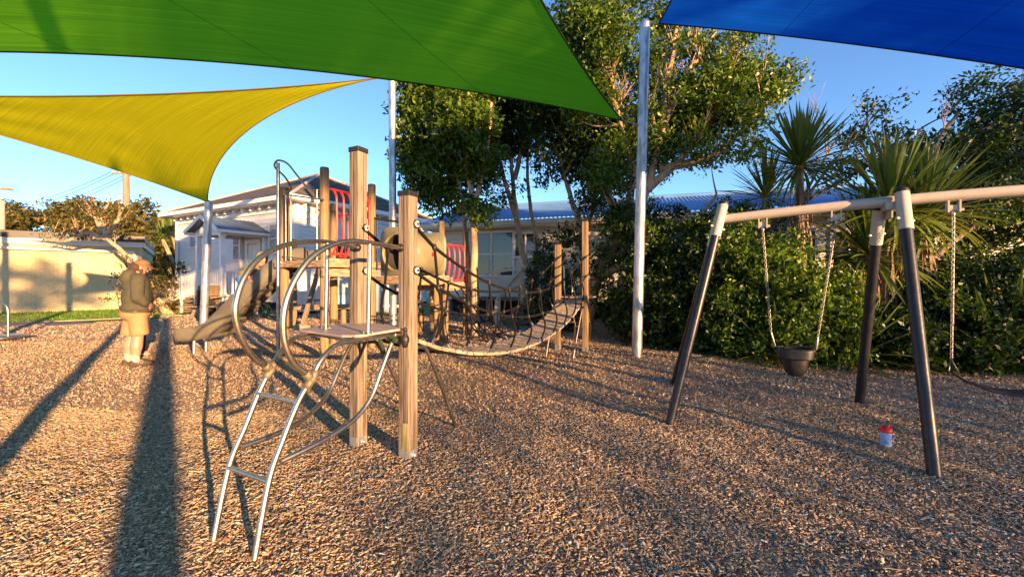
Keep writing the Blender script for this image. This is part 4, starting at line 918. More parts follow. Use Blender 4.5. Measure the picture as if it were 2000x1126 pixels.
# timber frame with strut behind the tower
tf = thing('balance_bench', 'timber rail on posts with a diagonal strut behind the slide', 'timber frame', (-5.3, 11.7, 0))
rpost(tf, Vector((-6.45, 11.8, 0)), 2.55, .09); rpost(tf, Vector((-4.9, 11.6, 0)), .5, .08)
m = MB(); m.beam((-6.4, 11.75, .55), (-4.6, 11.5, .60), .16, .14); m.build('rail', WOODH, tf)
m = MB(); m.beam((-5.95, 11.3, -.02), (-5.40, 11.3, 1.9), .10, .10, (0, 1, 0)); m.build('strut', WOODG, tf)
m = MB(); m.sphere((-5.95, 11.3, .0), .28, 10, 6, (1, .8, .45)); tag(m.build('bark_mound', CHIPG), 'small mound of bark heaped at the foot of the strut', 'mound')
sp2 = thing('stump_steps', 'row of short round stumps under the tunnel platform', 'stumps', (-1.5, 9.9, 0))
for x, y, h in ((-2.1, 10.6, 1.1), (-1.75, 10.3, 1.15), (-2.5, 10.9, .6)): rpost(sp2, Vector((x, y, 0)), h, .09, 'stump')
# ================================================================ SWINGS
sw = thing('swing_set', 'swing frame with cream arched beam on slanted black tube legs', 'swing frame', (3.0, 4.0, 0))
def bmp(k, dz=0):                                     # along the beam; k=0 left end, 1 middle frame
    return Vector((2.33+1.2*k, 4.43-.71*k, 2.085+.075*math.sin(min(max(k, 0), 3)/3*math.pi)+.0+dz))
BD = Vector((1.2, -.71, 0)).normalized(); BN = Vector((BD.y, -BD.x, 0))
m = MB(); m.tube([bmp(k/10) for k in range(0, 31)], .050, 20); m.build('beam', CREAM, sw)
def sleg(top, foot, colf=.155):
    top, foot = Vector(top), Vector(foot); d = (foot-top)
    m = MB(); m.tube([top+d*colf*.9, foot], .044, 18); lg = m.build('leg', BLACKP, sw)
    m = MB(); m.tube([top, top+d*colf], .052, 18); m.build('collar', CREAM, lg)
    m = MB(); dn = -d.normalized(); m.lathe(top, [(.053, -.005), (.055, .01), (.048, .035), (.03, .052), (0, .058)], 16, dn); m.build('end_cap', BLACK, lg)
    c = top+d*colf*.72; s = d.cross(Vector((0, 1, 0))).normalized(); m = MB()
    for sg in (-1, 1): m = MB(); m.tube([c+s*sg*.045, c+s*sg*.078], .013, 10); m.build('clamp_bolt', CREAM, lg)
sleg((2.315, 4.38, 2.235), (1.595, 4.04, -.03)); sleg((2.40, 4.62, 2.15), (2.235, 5.517, -.03))
sleg((3.515, 3.60, 2.205), (3.148, 2.976, -.03)); sleg((3.55, 3.86, 2.10), (3.85, 4.435, -.03))
sleg((5.9, 2.25, 2.2), (6.6, 1.6, -.03)); sleg((5.95, 2.4, 2.2), (6.9, 3.2, -.03))
m = MB(); m.box(Vector((3.535, 3.74, 2.10)), (.10, .24, .07), BD, BN); m.box(Vector((3.535, 3.745, 2.05)), (.012, .20, .12), BD, BN); m.build('gusset', CREAM, sw)
def hanger(k):
    c = bmp(k); m = MB()
    for sg in (-1, 1): m.box(c+BD*sg*.036+Vector((0, 0, -.085)), (.012, .06, .12), BD, BN)
    m.box(c+Vector((0, 0, -.10)), (.07, .035, .04), BD, BN); m.tube([c-BD*.065+Vector((0, 0, -.125)), c+BD*.065+Vector((0, 0, -.125))], .015, 10); h = m.build('hanger', CREAM, sw)
    m = MB(); m.tube([c+Vector((0, 0, -.115)), c+Vector((0, 0, -.165))], .013, 8); m.build('swivel', STEELD, h); return c+Vector((0, 0, -.165))
def chain(root, a_, b_, name='chain', r=.0026, lk=.032):
    a_, b_ = Vector(a_), Vector(b_); d = b_-a_; L = d.length; n = int(L/(lk*.74)); u_ = d.normalized(); s1 = u_.orthogonal().normalized(); s2 = u_.cross(s1); m = MB()
    for q in range(n):
        c = a_+d*((q+.5)/n); s = (s1+s2).normalized() if q % 2 else (s1-s2).normalized()
        ring = [c+u_*(lk/2*max(-1, min(1, 1.35*math.cos(x))))+s*(lk*.33*math.sin(x)) for x in [2*math.pi*z/9 for z in range(9)]]
        m.tube(ring, r, 4, closed=True)
    o = m.build(name, CHAIN, root); o['kind'] = 'stuff'; return o
bs_ = thing('baby_swing', 'black rubber bucket baby swing hanging on two chains', 'swing', (2.89, 4.08, 0))
h1, h2 = hanger(.275), hanger(.712); SC = Vector((2.895, 4.085, .60)); ax = BD; ay = BN
s1_, s2_ = SC-ax*.19+Vector((0, 0, .15)), SC+ax*.17+Vector((0, 0, .13))
for a_, b_ in ((h1, s1_+Vector((-.02, 0, .12))), (h2, s2_+Vector((.02, 0, .12)))):
    chain(bs_, a_, b_); e = b_; tgt = SC+(ax*-.17 if a_ is h1 else ax*.17)+Vector((0, 0, .12))
    m = MB(); m.tube([e, e.lerp(tgt, .5)+ay*.02, tgt], .010, 7); m.tube([e, e.lerp(tgt, .5)-ay*.02, tgt], .008, 7); m.build('hanger_strap', CHAIN, bs_)
def loop_ring(hx, hy, z, n=28, dy=0, e=3.2):
    o = []
    for k in range(n):
        a = 2*math.pi*k/n; ca, sa = math.cos(a), math.sin(a); rr = (abs(ca/hx)**e+abs(sa/hy)**e)**(-1/e); o.append(SC+ax*ca*rr+ay*(sa*rr+dy)+Vector((0, 0, z)))
    return o
m = MB(); n = 28
rings = [loop_ring(.140, .105, .125), loop_ring(.155, .120, .13), loop_ring(.158, .124, .10), loop_ring(.152, .118, .03), loop_ring(.15, .12, .02), loop_ring(.145, .115, .03), loop_ring(.145, .112, .12)]
vs = [p for r_ in rings for p in r_]; m.add(vs, [(i*n+k, i*n+(k+1) % n, (i+1)*n+(k+1) % n, (i+1)*n+k) for i in range(len(rings)-1) for k in range(n)], True); m.build('bucket_rim', BLACK, bs_)
m = MB()
for sg in (-1, 1):                                     # front and back straps joined by a crotch cup
    pass
cup = [(.115, .100, .08), (.112, .098, .0), (.105, .092, -.07), (.088, .08, -.12), (.06, .06, -.155), (.03, .03, -.165), (.001, .001, -.167)]
rings = [loop_ring(a, b, z, 28, 0, 2.4) for a, b, z in cup]; vs = [p for r_ in rings for p in r_]
m.add(vs, [(i*n+k, i*n+(k+1) % n, (i+1)*n+(k+1) % n, (i+1)*n+k) for i in range(len(rings)-1) for k in range(n)], True); m.build('seat_cup', BLACK, bs_)
ss = thing('strap_swing', 'black rubber strap swing at the right edge on a long twisted chain', 'swing', (4.1, 3.3, 0))
h3, h4 = hanger(1.292), hanger(1.78)
c3, c4 = V(1858, 700, 3.50), Vector((h4.x-.02, h4.y, .72)); chain(ss, h3, c3); chain(ss, h3+Vector((.012, .008, -.02)), c3+Vector((.008, 0, .3)), r=.0025); chain(ss, h4, c4)
for c_ in (c3, c4):
    m = MB(); a = c_; b_, d_ = c_+Vector((.02, 0, -.11))-BD*.03, c_+Vector((.0, 0, -.12))+BD*.045; m.tube([a, b_, d_], .006, 6, closed=True); m.build('triangle_link', CHAIN, ss)
e0, e1_ = c3+Vector((.01, 0, -.12)), c4+Vector((0, 0, -.12)); m = MB(); pts = []
for k in range(17):
    q_ = k/16; p = e0.lerp(e1_, q_); p.z -= .13*(1-(2*q_-1)**2)**.7; pts.append(p)
vs = []
for i, p in enumerate(pts):
    wd = .02+.075*min(1, min(i, 16-i)/4)
    for dz in (0, .018):
        for sg in (-1, 1): vs.append(p+BN*sg*wd+Vector((0, 0, dz)))
fs = []
for i in range(16):
    a = i*4; b = a+4
    fs += [(a, a+1, b+1, b), (a+2, b+2, b+3, a+3), (a, b, b+2, a+2), (a+1, a+3, b+3, b+1)]
m.add(vs, fs, True); m.add(vs[:4], [(0, 2, 3, 1)]); m.add(vs[-4:], [(0, 1, 3, 2)]); m.build('strap_seat', BLACK, ss)
# drink bottle
bb = G(1730, 863); bz = gz(bb.x, bb.y)+.012; bt = thing('drink_bottle', 'small pale blue drink bottle with red lid standing on the bark', 'bottle', (bb.x, bb.y, bz))
m = MB(); m.lathe((bb.x, bb.y, bz), [(0, 0), (.036, 0), (.041, .008), (.041, .12), (.038, .130), (0, .130)], 24); m.build('body', BOTTLE, bt)
m = MB(); m.lathe((bb.x, bb.y, bz), [(.043, .122), (.044, .145), (.036, .158), (0, .160)], 24); m.tube([(bb.x+.012, bb.y, bz+.155), (bb.x+.026, bb.y, bz+.178), (bb.x+.030, bb.y, bz+.190)], .0095, 8)
m.tube([(bb.x-.03, bb.y, bz+.150), (bb.x-.052, bb.y, bz+.162), (bb.x-.036, bb.y, bz+.166)], .006, 7); m.build('lid', REDP, bt)
m = MB(); pr_ = lambda an, z: (bb.x+.0418*math.sin(an), bb.y-.0418*math.cos(an), bz+z)
m.tube([pr_(-.9+.1*k, .046-.0015*k) for k in range(8)], .0028, 5); m.tube([pr_(.52, .04), pr_(.62, .045)], .003, 5); m.tube([pr_(.5, .022), pr_(.58, .02)], .002, 5); m.tube([pr_(.62, .012), pr_(.70, .010)], .002, 5); m.build('print', BLACK, bt)
# spinner at the left edge
sn = thing('spinner', 'small stand-on spinner with steel handle at the left edge', 'spinner', (-11.7, 9.1, 0))
m = MB(); m.lathe((-11.75, 9.1, .07), [(0, -.05), (.40, -.04), (.46, 0), (.44, .03), (0, .04)], 28); m.build('disc', STEEL, sn)
m = MB(); m.tube(crv([(-11.42, 9.05, .1), (-11.42, 9.05, .62), (-11.47, 9.05, .80), (-11.62, 9.05, .88), (-11.80, 9.05, .80), (-11.9, 9.05, .1)], 6), .022, 10); m.build('handle', STEEL, sn)
m = MB(); m.tube([(-11.42, 9.05, .48), (-11.42, 9.05, .52)], .03, 10); m.build('collar', STEELD, sn)
# ================================================================ PICNIC TABLE, BAG, BIKE
PT = Vector((-10.3, 14.3, 0)); pt_ = thing('picnic_table', 'grey timber picnic table on the grass behind the slide', 'picnic table', PT)
for k in range(4): m = MB(); m.box(PT+Vector((0, -.28+.19*k, .74)), (1.9, .165, .04)); m.build('table_board', WOODG, pt_)
for y in (-.78, .78):
    for k in (0, 1): m = MB(); m.box(PT+Vector((0, y-.08+.16*k, .44)), (1.9, .14, .04)); m.build('seat_board', WOODG, pt_)
for x in (-.7, .7):
    for sg in (-1, 1): m = MB(); m.beam(PT+Vector((x, sg*.62, 0)), PT+Vector((x, sg*.25, .72)), .09, .045); m.build('leg', WOODG, pt_)
    m = MB(); m.box(PT+Vector((x, 0, .40)), (.045, 1.7, .09)); m.build('crossbar', WOODG, pt_)
m = MB(); m.box(PT+Vector((-.55, .1, .95)), (.72, .3, .36)); m.box(PT+Vector((-.55, .1, .98)), (.76, .34, .03))
for z in (.84, 1.06): m.box(PT+Vector((-.55, -.055, z)), (.72, .01, .01))
tag(m.build('wooden_crate', WOODW), 'wooden crate resting on the picnic table near the pole', 'crate')
def print_mat():
    m_ = mat('printed_bag', (.60, .60, .56), None, .8); t = m_.node_tree; N = t.nodes; L = t.links; tc = N.new('ShaderNodeTexCoord')
    n = N.new('ShaderNodeTexNoise'); n.inputs['Scale'].default_value = 13; n.inputs['Detail'].default_value = 2; L.new(tc.outputs['Object'], n.inputs['Vector'])
    r = N.new('ShaderNodeValToRGB'); r.color_ramp.interpolation = 'CONSTANT'; e = r.color_ramp.elements; e[0].position = 0; e[0].color = (.03, .14, .06, 1); e[1].position = .42; e[1].color = (.62, .62, .58, 1)
    q = e.new(.55); q.color = (.45, .06, .05, 1); q = e.new(.60); q.color = (.62, .62, .58, 1); q = e.new(.66); q.color = (.02, .03, .03, 1)
    L.new(n.outputs['Fac'], r.inputs[0]); L.new(r.outputs[0], N['Principled BSDF'].inputs['Base Color']); return m_
m = MB(); c = PT+Vector((.55, -.36, .50)); vs = [c+Vector(p) for p in ((-.44, 0, -.06), (.42, .02, -.08), (.36, .02, .34), (-.40, .04, .32), (-.40, .26, -.06), (.38, .28, -.08), (.32, .22, .30), (-.36, .22, .30))]
m.add(vs, [(0, 1, 2, 3), (5, 4, 7, 6), (4, 0, 3, 7), (1, 5, 6, 2), (3, 2, 6, 7), (0, 4, 5, 1)]); o = m.build('shopping_bag', print_mat(), None, .03); tag(o, 'white green and red leaf print bag leaning on the picnic table', 'bag')
bk = thing('child_bicycle', 'small green child bicycle parked behind the slide', 'bicycle', (-8.3, 13.4, 0))
BC = Vector((-8.55, 13.4, .2))
for dx in (0, .52):
    c = BC+Vector((dx, .1*dx, 0)); m = MB(); m.tube([c+Vector((.19*math.cos(a), .03*math.cos(a), .19*math.sin(a))) for a in [2*math.pi*k/22 for k in range(22)]], .021, 7, closed=True); wh = m.build('wheel', BLACK, bk)
    m = MB()
    for k in range(8): a = math.pi*k/8; m.tube([c+Vector((.17*math.cos(a), .03*math.cos(a), .17*math.sin(a))), c-Vector((.17*math.cos(a), .03*math.cos(a), .17*math.sin(a)))], .003, 4)
    m.build('spoke', STEEL, wh)
GRP = mat('green_frame_paint', (.03, .22, .10), None, .35)
m = MB(); a_, b_ = BC, BC+Vector((.52, .05, 0)); hd = BC+Vector((.08, 0, .34)); st_ = BC+Vector((.36, .03, .30)); bbk = BC+Vector((.27, .02, .03))
for p, q_ in ((hd, bbk), (hd, st_), (st_, bbk), (bbk, b_), (st_, b_)): m.tube([p, q_], .014, 7)
m.build('frame', GRP, bk); m = MB(); m.tube([a_, hd+Vector((.01, 0, .12))], .012, 7); m.build('fork', WHITE, bk)
m = MB(); m.tube([hd+Vector((.0, -.22, .17)), hd+Vector((.02, 0, .12)), hd+Vector((0, .22, .17))], .012, 7); m.build('handlebar', BLACK, bk)
m = MB(); m.sphere(st_+Vector((.02, 0, .08)), .07, 8, 6, (1.3, .7, .4)); m.tube([st_, st_+Vector((0, 0, .07))], .012, 6); m.build('saddle', BLACK, bk)
# ================================================================ PEOPLE
def melt(name, prims, voxel, material, root, smooth=6, sub=0):
    """one continuous skin over ellipsoids and tapered limbs"""
    M_ = root_m[root.name]; mb = MB()
    for p in prims:
        if p[0] == 'e': mb.sphere(p[1], 1, 18, 12, p[2])
        elif p[0] == 't': mb.tube([Vector(p[1]), Vector(p[1]).lerp(Vector(p[2]), .5), p[2]], [p[3], (p[3]+p[4])/2, p[4]], 20)
        else:
            a, b, r0, r1 = Vector(p[1]), Vector(p[2]), p[3], p[4]; mb.tube([a.lerp(b, k/4) for k in range(5)], [r0+(r1-r0)*k/4 for k in range(5)], 14); mb.sphere(a, r0, 14, 9); mb.sphere(b, r1, 14, 9)
    me = bpy.data.meshes.new('tmp'); me.from_pydata([tuple(v) for v in mb.v], [], mb.f); me.update()
    bm = bmesh.new(); bm.from_mesh(me); bmesh.ops.remove_doubles(bm, verts=bm.verts, dist=1e-5); bm.to_mesh(me); bm.free()
    o = bpy.data.objects.new(name, me); COL.objects.link(o)
    r = o.modifiers.new('r', 'REMESH'); r.mode = 'VOXEL'; r.voxel_size = voxel; r.use_smooth_shade = True
    s = o.modifiers.new('s', 'SMOOTH'); s.factor = .6; s.iterations = smooth
    dg = bpy.context.evaluated_depsgraph_get(); m2 = bpy.data.meshes.new_from_object(o.evaluated_get(dg)); bpy.data.objects.remove(o); 
    m2.name = name; m2.materials.clear(); m2.transform(M_); 
    m2.transform(WM[root.name].inverted()); return place(name, m2, material, root)
root_m = {}
def figure(label, loc, heading, group=None):
    t = thing('person', label, 'person', loc, heading, group); root_m[t.name] = WM[t.name]; return t   # local x = forward, y = left
def hand(w_, d, curl, side, s=1.0):
    """palm, four unequal bent fingers and a thumb; d = direction, curl = palm-side direction"""
    d = Vector(d).normalized(); c = Vector(curl).normalized(); c = (c-d*c.dot(d)).normalized(); a = d.cross(c)*side; w_ = Vector(w_); P = [('c', w_, w_+d*.045*s, .024*s, .030*s), ('c', w_+d*.05*s-a*.018*s, w_+d*.05*s+a*.018*s, .021*s, .021*s)]
    for k, L in enumerate((.070, .080, .074, .058)):
        b = w_+d*.085*s+a*(.033-.022*k)*s; m_ = b+(d*.75+c*.55)*L*.5*s; e = m_+(d*.3+c*.9)*L*.45*s; P += [('c', w_+d*.05*s+a*(.026-.018*k)*s, b, .0105*s, .0095*s), ('c', b, m_, .0095*s, .0085*s), ('c', m_, e, .0085*s, .0075*s)]
    th = w_+d*.02*s+a*.025*s; t2_ = th+(a*.6+d*.7+c*.3)*.045*s; P += [('c', th, t2_, .014*s, .011*s), ('c', t2_, t2_+(d*.8+c*.5)*.03*s, .011*s, .009*s)]
    return P
def head(c, f=(1, 0, 0), tilt=0.0, s=1.0):
    c = Vector(c); R_ = Matrix.Rotation(tilt, 3, 'Y'); q = lambda x, y, z: c+R_ @ (Vector((x, y, z))*s)
    return [('e', q(0, 0, .02), (.098*s, .078*s, .108*s)), ('e', q(.035, 0, -.06), (.058*s, .055*s, .058*s)), ('c', q(.088, 0, .015), q(.112, 0, -.025), .010*s, .014*s),
            ('e', q(.085, 0, -.062), (.018*s, .028*s, .010*s)), ('e', q(.065, 0, -.095), (.028*s, .028*s, .020*s)), ('e', q(-.005, .080, -.01), (.020*s, .012*s, .032*s)), ('e', q(-.005, -.080, -.01), (.020*s, .012*s, .032*s)),
            ('e', q(.078, .032, .03), (.016*s, .018*s, .012*s)), ('e', q(.078, -.032, .03), (.016*s, .018*s, .012*s))], q
def eyes(root, q, s=1.0):
    m = MB()
    for sg in (-1, 1): m.sphere(q(.092, .032*sg, .022), .009*s, 8, 6)
    M_ = root_m[root.name]; m.v = [M_ @ p for p in m.v]; m.build('eye', BLACK, root)
# --- man in hoodie
ad = figure('heavyset person in olive hoodie, tan shorts and cap, hands in pockets', (-6.22, 6.60, 0), math.radians(52))
hp, hq = head((.055, 0, 1.60), tilt=.42)
body = hp + [('c', (.03, 0, 1.56), (.0, 0, 1.42), .062, .075), ('e', (0, 0, 1.2), (.13, .17, .24)), ('e', (0, 0, .92), (.16, .17, .18))]
for sg in (-1, 1):
    fx = .0 if sg < 0 else -.05
    body += [('c', (0, .10*sg, .88), (.01+fx*.5, .11*sg, .50), .125, .082), ('c', (.01+fx*.5, .11*sg, .50), (-.01+fx, .11*sg, .30), .075, .083), ('c', (-.01+fx, .11*sg, .30), (-.02+fx, .11*sg, .09), .080, .048), ('c', (-.02+fx, .11*sg, .06), (.10+fx, .12*sg, .04), .045, .035)]
    sh, el, wr = (-.01, .22*sg, 1.40), (-.03, .30*sg, 1.12), (.13, .268*sg, .99)
    body += [('c', sh, el, .055, .045), ('c', el, wr, .045, .034)] + hand(wr, (.35, -.45*sg, -.75), (-.1, -.9*sg, -.2), -sg)
melt('body', body, .0085, SKIN, ad, 3); eyes(ad, hq)
hd_ = [('e', (.01, 0, 1.30), (.175, .24, .20)), ('e', (.02, 0, 1.10), (.205, .262, .24)), ('e', (.015, 0, .94), (.215, .250, .12)), ('c', (-.02, -.14, 1.455), (-.02, .14, 1.455), .068, .068), ('e', (-.075, 0, 1.49), (.10, .125, .085)), ('e', (-.11, 0, 1.42), (.09, .13, .10)), ('c', (.06, -.06, 1.47), (.06, .06, 1.47), .05, .05)]
for sg in (-1, 1): hd_ += [('c', (-.01, .23*sg, 1.41), (-.03, .315*sg, 1.12), .092, .085), ('c', (-.03, .315*sg, 1.12), (.07, .285*sg, 1.03), .085, .070)]
ho = melt('hoodie', hd_, .014, HOOD, ad, 5)
melt('hem_band', [('e', (.015, 0, .875), (.212, .240, .045))], .012, HOOD, ad, 3)
so = [('e', (.0, 0, .84), (.205, .225, .13))]
for sg in (-1, 1): so += [('t', (.0, .10*sg, .86), (.035 if sg < 0 else -.055, .122*sg, .49 if sg < 0 else .475), .13, .122)]
melt('shorts', so, .014, SHORT, ad, 3)
for sg in (-1, 1):
    fx = .0 if sg < 0 else -.05
    melt('sock', [('c', (-.02+fx, .11*sg, .19), (-.018+fx, .11*sg, .08), .060, .056)], .008, SOCK, ad, 2)
    sh_ = melt('shoe', [('c', (-.055+fx, .11*sg, .045), (.16+fx, .125*sg, .035), .048, .040), ('e', (-.02+fx, .11*sg, .075), (.062, .052, .04)), ('c', (-.06+fx, .11*sg, .018), (.17+fx, .125*sg, .018), .045, .045)], .008, SHOE, ad, 2)
    # letter mark on the shoe side
    m = MB(); y_ = .11*sg+(.053 if sg > 0 else -.053)
    P_ = [(.0+fx, y_, .03), (.02+fx, y_, .068), (.045+fx, y_, .032), (.068+fx, y_, .066)]
    m.tube([WM[ad.name] @ Vector(p) for p in P_], .0045, 5); m.build('shoe_mark', SOCK, sh_)
cr = hq(-.012, 0, .055); melt('hair', [('e', hq(-.05, 0, -.02), (.085, .092, .085)), ('e', hq(-.075, 0, -.07), (.05, .075, .045)), ('e', hq(.02, -.072, -.045), (.03, .016, .05)), ('e', hq(.075, 0, -.095), (.032, .04, .03))], .008, HAIR, ad, 2)
m = MB(); M_ = root_m[ad.name]; m.tube([M_ @ hq(.105, -.055, .018), M_ @ hq(.118, 0, .020), M_ @ hq(.105, .055, .018)], .016, 8); m.tube([M_ @ hq(.10, -.058, .02), M_ @ hq(.0, -.082, .02)], .005, 6); m.tube([M_ @ hq(.10, .058, .02), M_ @ hq(.0, .082, .02)], .005, 6); m.build('sunglasses', BLACK, ad)
melt('cap', [('e', hq(-.008, 0, .065), (.108, .092, .075)), ('e', hq(.14, 0, .042), (.085, .072, .013)), ('e', hq(.09, 0, .05), (.06, .08, .014))], .007, CAPM, ad, 3)
# --- second person behind him
p2 = figure('person in cream shirt standing mostly hidden behind the man in the hoodie', (-6.80, 7.30, 0), math.radians(46)); p2.scale = (1.07, 1.07, 1.07)
hp2, hq2 = head((.05, 0, 1.47), tilt=.35, s=.95)
bd = hp2 + [('c', (.02, 0, 1.42), (0, 0, 1.30), .05, .06), ('e', (0, 0, 1.1), (.12, .16, .22)), ('e', (0, 0, .85), (.13, .16, .14))]
for sg in (-1, 1):
    bd += [('c', (0, .08*sg, .82), (0, .08*sg, .45), .09, .06), ('c', (0, .08*sg, .45), (-.01, .08*sg, .08), .058, .035), ('c', (-.01, .08*sg, .05), (.1, .09*sg, .035), .035, .028), ('c', (0, .19*sg, 1.30), (.01, .22*sg, 1.06), .045, .038), ('c', (.01, .22*sg, 1.06), (.20, .15*sg, 1.02), .036, .024)] + hand((.20, .15*sg, 1.02), (.9, -.2*sg, .1), (0, -.6*sg, -.4), -sg, .9)
melt('body', bd, .0085, SKIN, p2, 3); eyes(p2, hq2, .95)
sh2 = [('e', (0, 0, 1.14), (.135, .185, .22)), ('e', (.01, 0, .93), (.14, .175, .14)), ('c', (0, -.13, 1.31), (0, .13, 1.31), .055, .055)]
for sg in (-1, 1): sh2 += [('c', (0, .19*sg, 1.29), (.01, .225*sg, 1.08), .062, .056)]
melt('shirt', sh2, .012, CREAMC, p2, 4); melt('trousers', [('e', (0, 0, .84), (.14, .17, .12))] + [('c', (0, .08*sg, .78), (0, .08*sg, .12), .095, .065) for sg in (-1, 1)], .012, BLACKC, p2, 3)
melt('hair', [('e', hq2(-.03, 0, .035), (.10, .088, .10)), ('e', hq2(-.06, 0, -.04), (.06, .078, .07))], .009, HAIR, p2, 2)
# --- child climbing the slide
ch = figure('young child in olive vest and blue shorts climbing up the slide', (-5.20, 7.86, 1.10), math.radians(2)); ch.scale = (1.15, 1.15, 1.15)
hp3, hq3 = head((.23, 0, .60), tilt=.75, s=.92)
bd = hp3 + [('c', (.19, 0, .54), (.14, 0, .50), .038, .045), ('e', (.06, 0, .40), (.13, .115, .10)), ('e', (-.06, 0, .30), (.10, .11, .10))]
for sg in (-1, 1):
    kx = .10 if sg > 0 else -.02
    bd += [('c', (-.07, .06*sg, .28), (kx, .08*sg, .08+kx*.3), .062, .042), ('c', (kx, .08*sg, .08+kx*.3), (-.12+kx, .08*sg, -.14+kx*.6), .038, .026), ('c', (-.12+kx, .08*sg, -.15+kx*.6), (-.03+kx, .08*sg, -.13+kx*.7), .025, .022),
           ('c', (.12, .12*sg, .47), (.12, .20*sg, .32), .036, .030), ('c', (.12, .20*sg, .32), (.20, .25*sg, .24), .028, .020)] + hand((.20, .25*sg, .24), (.8, .2*sg, -.2), (0, -.3*sg, -.9), -sg, .65)
melt('body', bd, .007, SKIN, ch, 2); eyes(ch, hq3, .9)
melt('vest', [('e', (.07, 0, .405), (.145, .128, .112)), ('e', (-.03, 0, .34), (.125, .125, .105)), ('c', (.12, -.085, .475), (.12, .085, .475), .052, .052)], .009, OLIVEC, ch, 4)
melt('shorts', [('e', (-.075, 0, .27), (.11, .122, .095)), ('c', (-.07, .06, .26), (.03, .08, .14), .072, .062), ('c', (-.07, -.06, .26), (-.045, -.08, .14), .072, .062)], .009, BLUEC, ch, 3)
melt('hair', [('e', hq3(-.025, 0, .04), (.098, .082, .092))], .008, HAIRB, ch, 2)
# --- seated person behind the left pole
se = figure('person in black sitting on the picnic bench behind the leaning pole', (-10.42, 13.40, 0), math.radians(75))
hp4, hq4 = head((.10, 0, 1.13), tilt=.5, s=.92)
bd = hp4 + [('c', (.07, 0, 1.07), (.03, 0, .97), .045, .055), ('e', (.0, 0, .78), (.11, .15, .20)), ('e', (-.02, 0, .58), (.13, .15, .12))]
for sg in (-1, 1): bd += [('c', (-.02, .08*sg, .55), (.36, .09*sg, .52), .08, .055), ('c', (.36, .09*sg, .52), (.36, .09*sg, .08), .05, .035), ('c', (.36, .09*sg, .05), (.46, .09*sg, .035), .034, .028), ('c', (.02, .17*sg, .95), (.10, .20*sg, .70), .045, .036), ('c', (.10, .20*sg, .70), (.32, .12*sg, .74), .034, .024)] + hand((.32, .12*sg, .74), (.9, -.1*sg, 0), (0, -.2*sg, -1), -sg, .85)
melt('body', bd, .0085, SKIN, se, 3); eyes(se, hq4, .9)
melt('jumper', [('e', (.0, 0, .80), (.13, .175, .22)), ('e', (-.01, 0, .62), (.14, .17, .13))] + [('c', (.01, .16*sg, .94), (.10, .205*sg, .70), .058, .048) for sg in (-1, 1)], .012, BLACKC, se, 4)
melt('trousers', [('e', (-.02, 0, .56), (.14, .165, .11))] + [('c', (-.02, .085*sg, .55), (.36, .09*sg, .52), .09, .066) for sg in (-1, 1)] + [('c', (.36, .09*sg, .52), (.36, .09*sg, .14), .064, .050) for sg in (-1, 1)], .012, BLACKC, se, 3)
melt('hair', [('e', hq4(-.03, 0, .035), (.10, .085, .098)), ('e', hq4(-.07, 0, -.06), (.05, .07, .09))], .009, HAIR, se, 2)
# ================================================================ TREES AND SHRUBS
tree('leafy_tree', 'dense broadleaf tree behind the second play tower with sunlit straight trunk', 'tree', (-.95, 10.1, 0),
     [[(-.93, 10.1, -.1), V(926, 520, 10.1), V(922, 400, 10.1), V(905, 280, 10.1), V(890, 150, 10.1)], [V(921, 560, 10.2), V(908, 450, 10.4), V(903, 380, 10.4), V(870, 280, 10.4)], [V(922, 420, 10.1), V(950, 300, 10.1), V(960, 200, 10.1)]],
     [pb(848, 205, 10.9, 78, 70), pb(830, 285, 10.9, 58, 62), pb(900, 250, 10.2, 70, 80), pb(850, 340, 10.8, 66, 48), pb(900, 150, 11.0, 120, 60), pb(935, 320, 10.2, 45, 60, None, .6), pb(868, 400, 10.6, 60, 26, None, .5), pb(940, 410, 9.8, 34, 28, None, .6), pb(880, 90, 10.5, 110, 60)],
     1050, 40, .13, LEAFL, .22, tr0=.125, tr1=.04, branches=40, shell=.35)
tree('slender_tree', 'slender several-stemmed tree with bare lower trunks behind the net', 'tree', (.65, 12.3, 0),
     [[(.70, 12.4, -.1), V(1040, 560, 12.4), V(1022, 500, 12.4), V(1010, 430, 12.4), V(1000, 330, 12.4), V(985, 200, 12.4)], [V(1042, 590, 12.5), V(1048, 480, 12.5), V(1035, 400, 12.5), V(1030, 300, 12.5), V(1042, 190, 12.5)], [V(1012, 440, 12.4), V(985, 350, 12.4), V(960, 250, 12.4), V(950, 180, 12.4)], [V(1005, 350, 12.4), V(1025, 260, 12.4), V(1030, 180, 12.4)]],
     [pb(985, 190, 12.4, 60, 50, None, .6), pb(960, 300, 12.3, 48, 48, None, .6), pb(1035, 230, 12.6, 55, 45, None, .5), pb(985, 370, 12.3, 40, 26, None, .4), pb(1000, 110, 12.4, 90, 60, None, .6), pb(1060, 330, 12.4, 30, 34, None, .4), pb(955, 240, 12.5, 60, 70, None, .8), pb(1045, 170, 12.4, 70, 60, None, .8), pb(1010, 270, 12.6, 60, 50, None, .6)],
     520, 36, .13, LEAFD, .26, tr0=.15, tr1=.04, branches=46, shell=.2, bare=8)
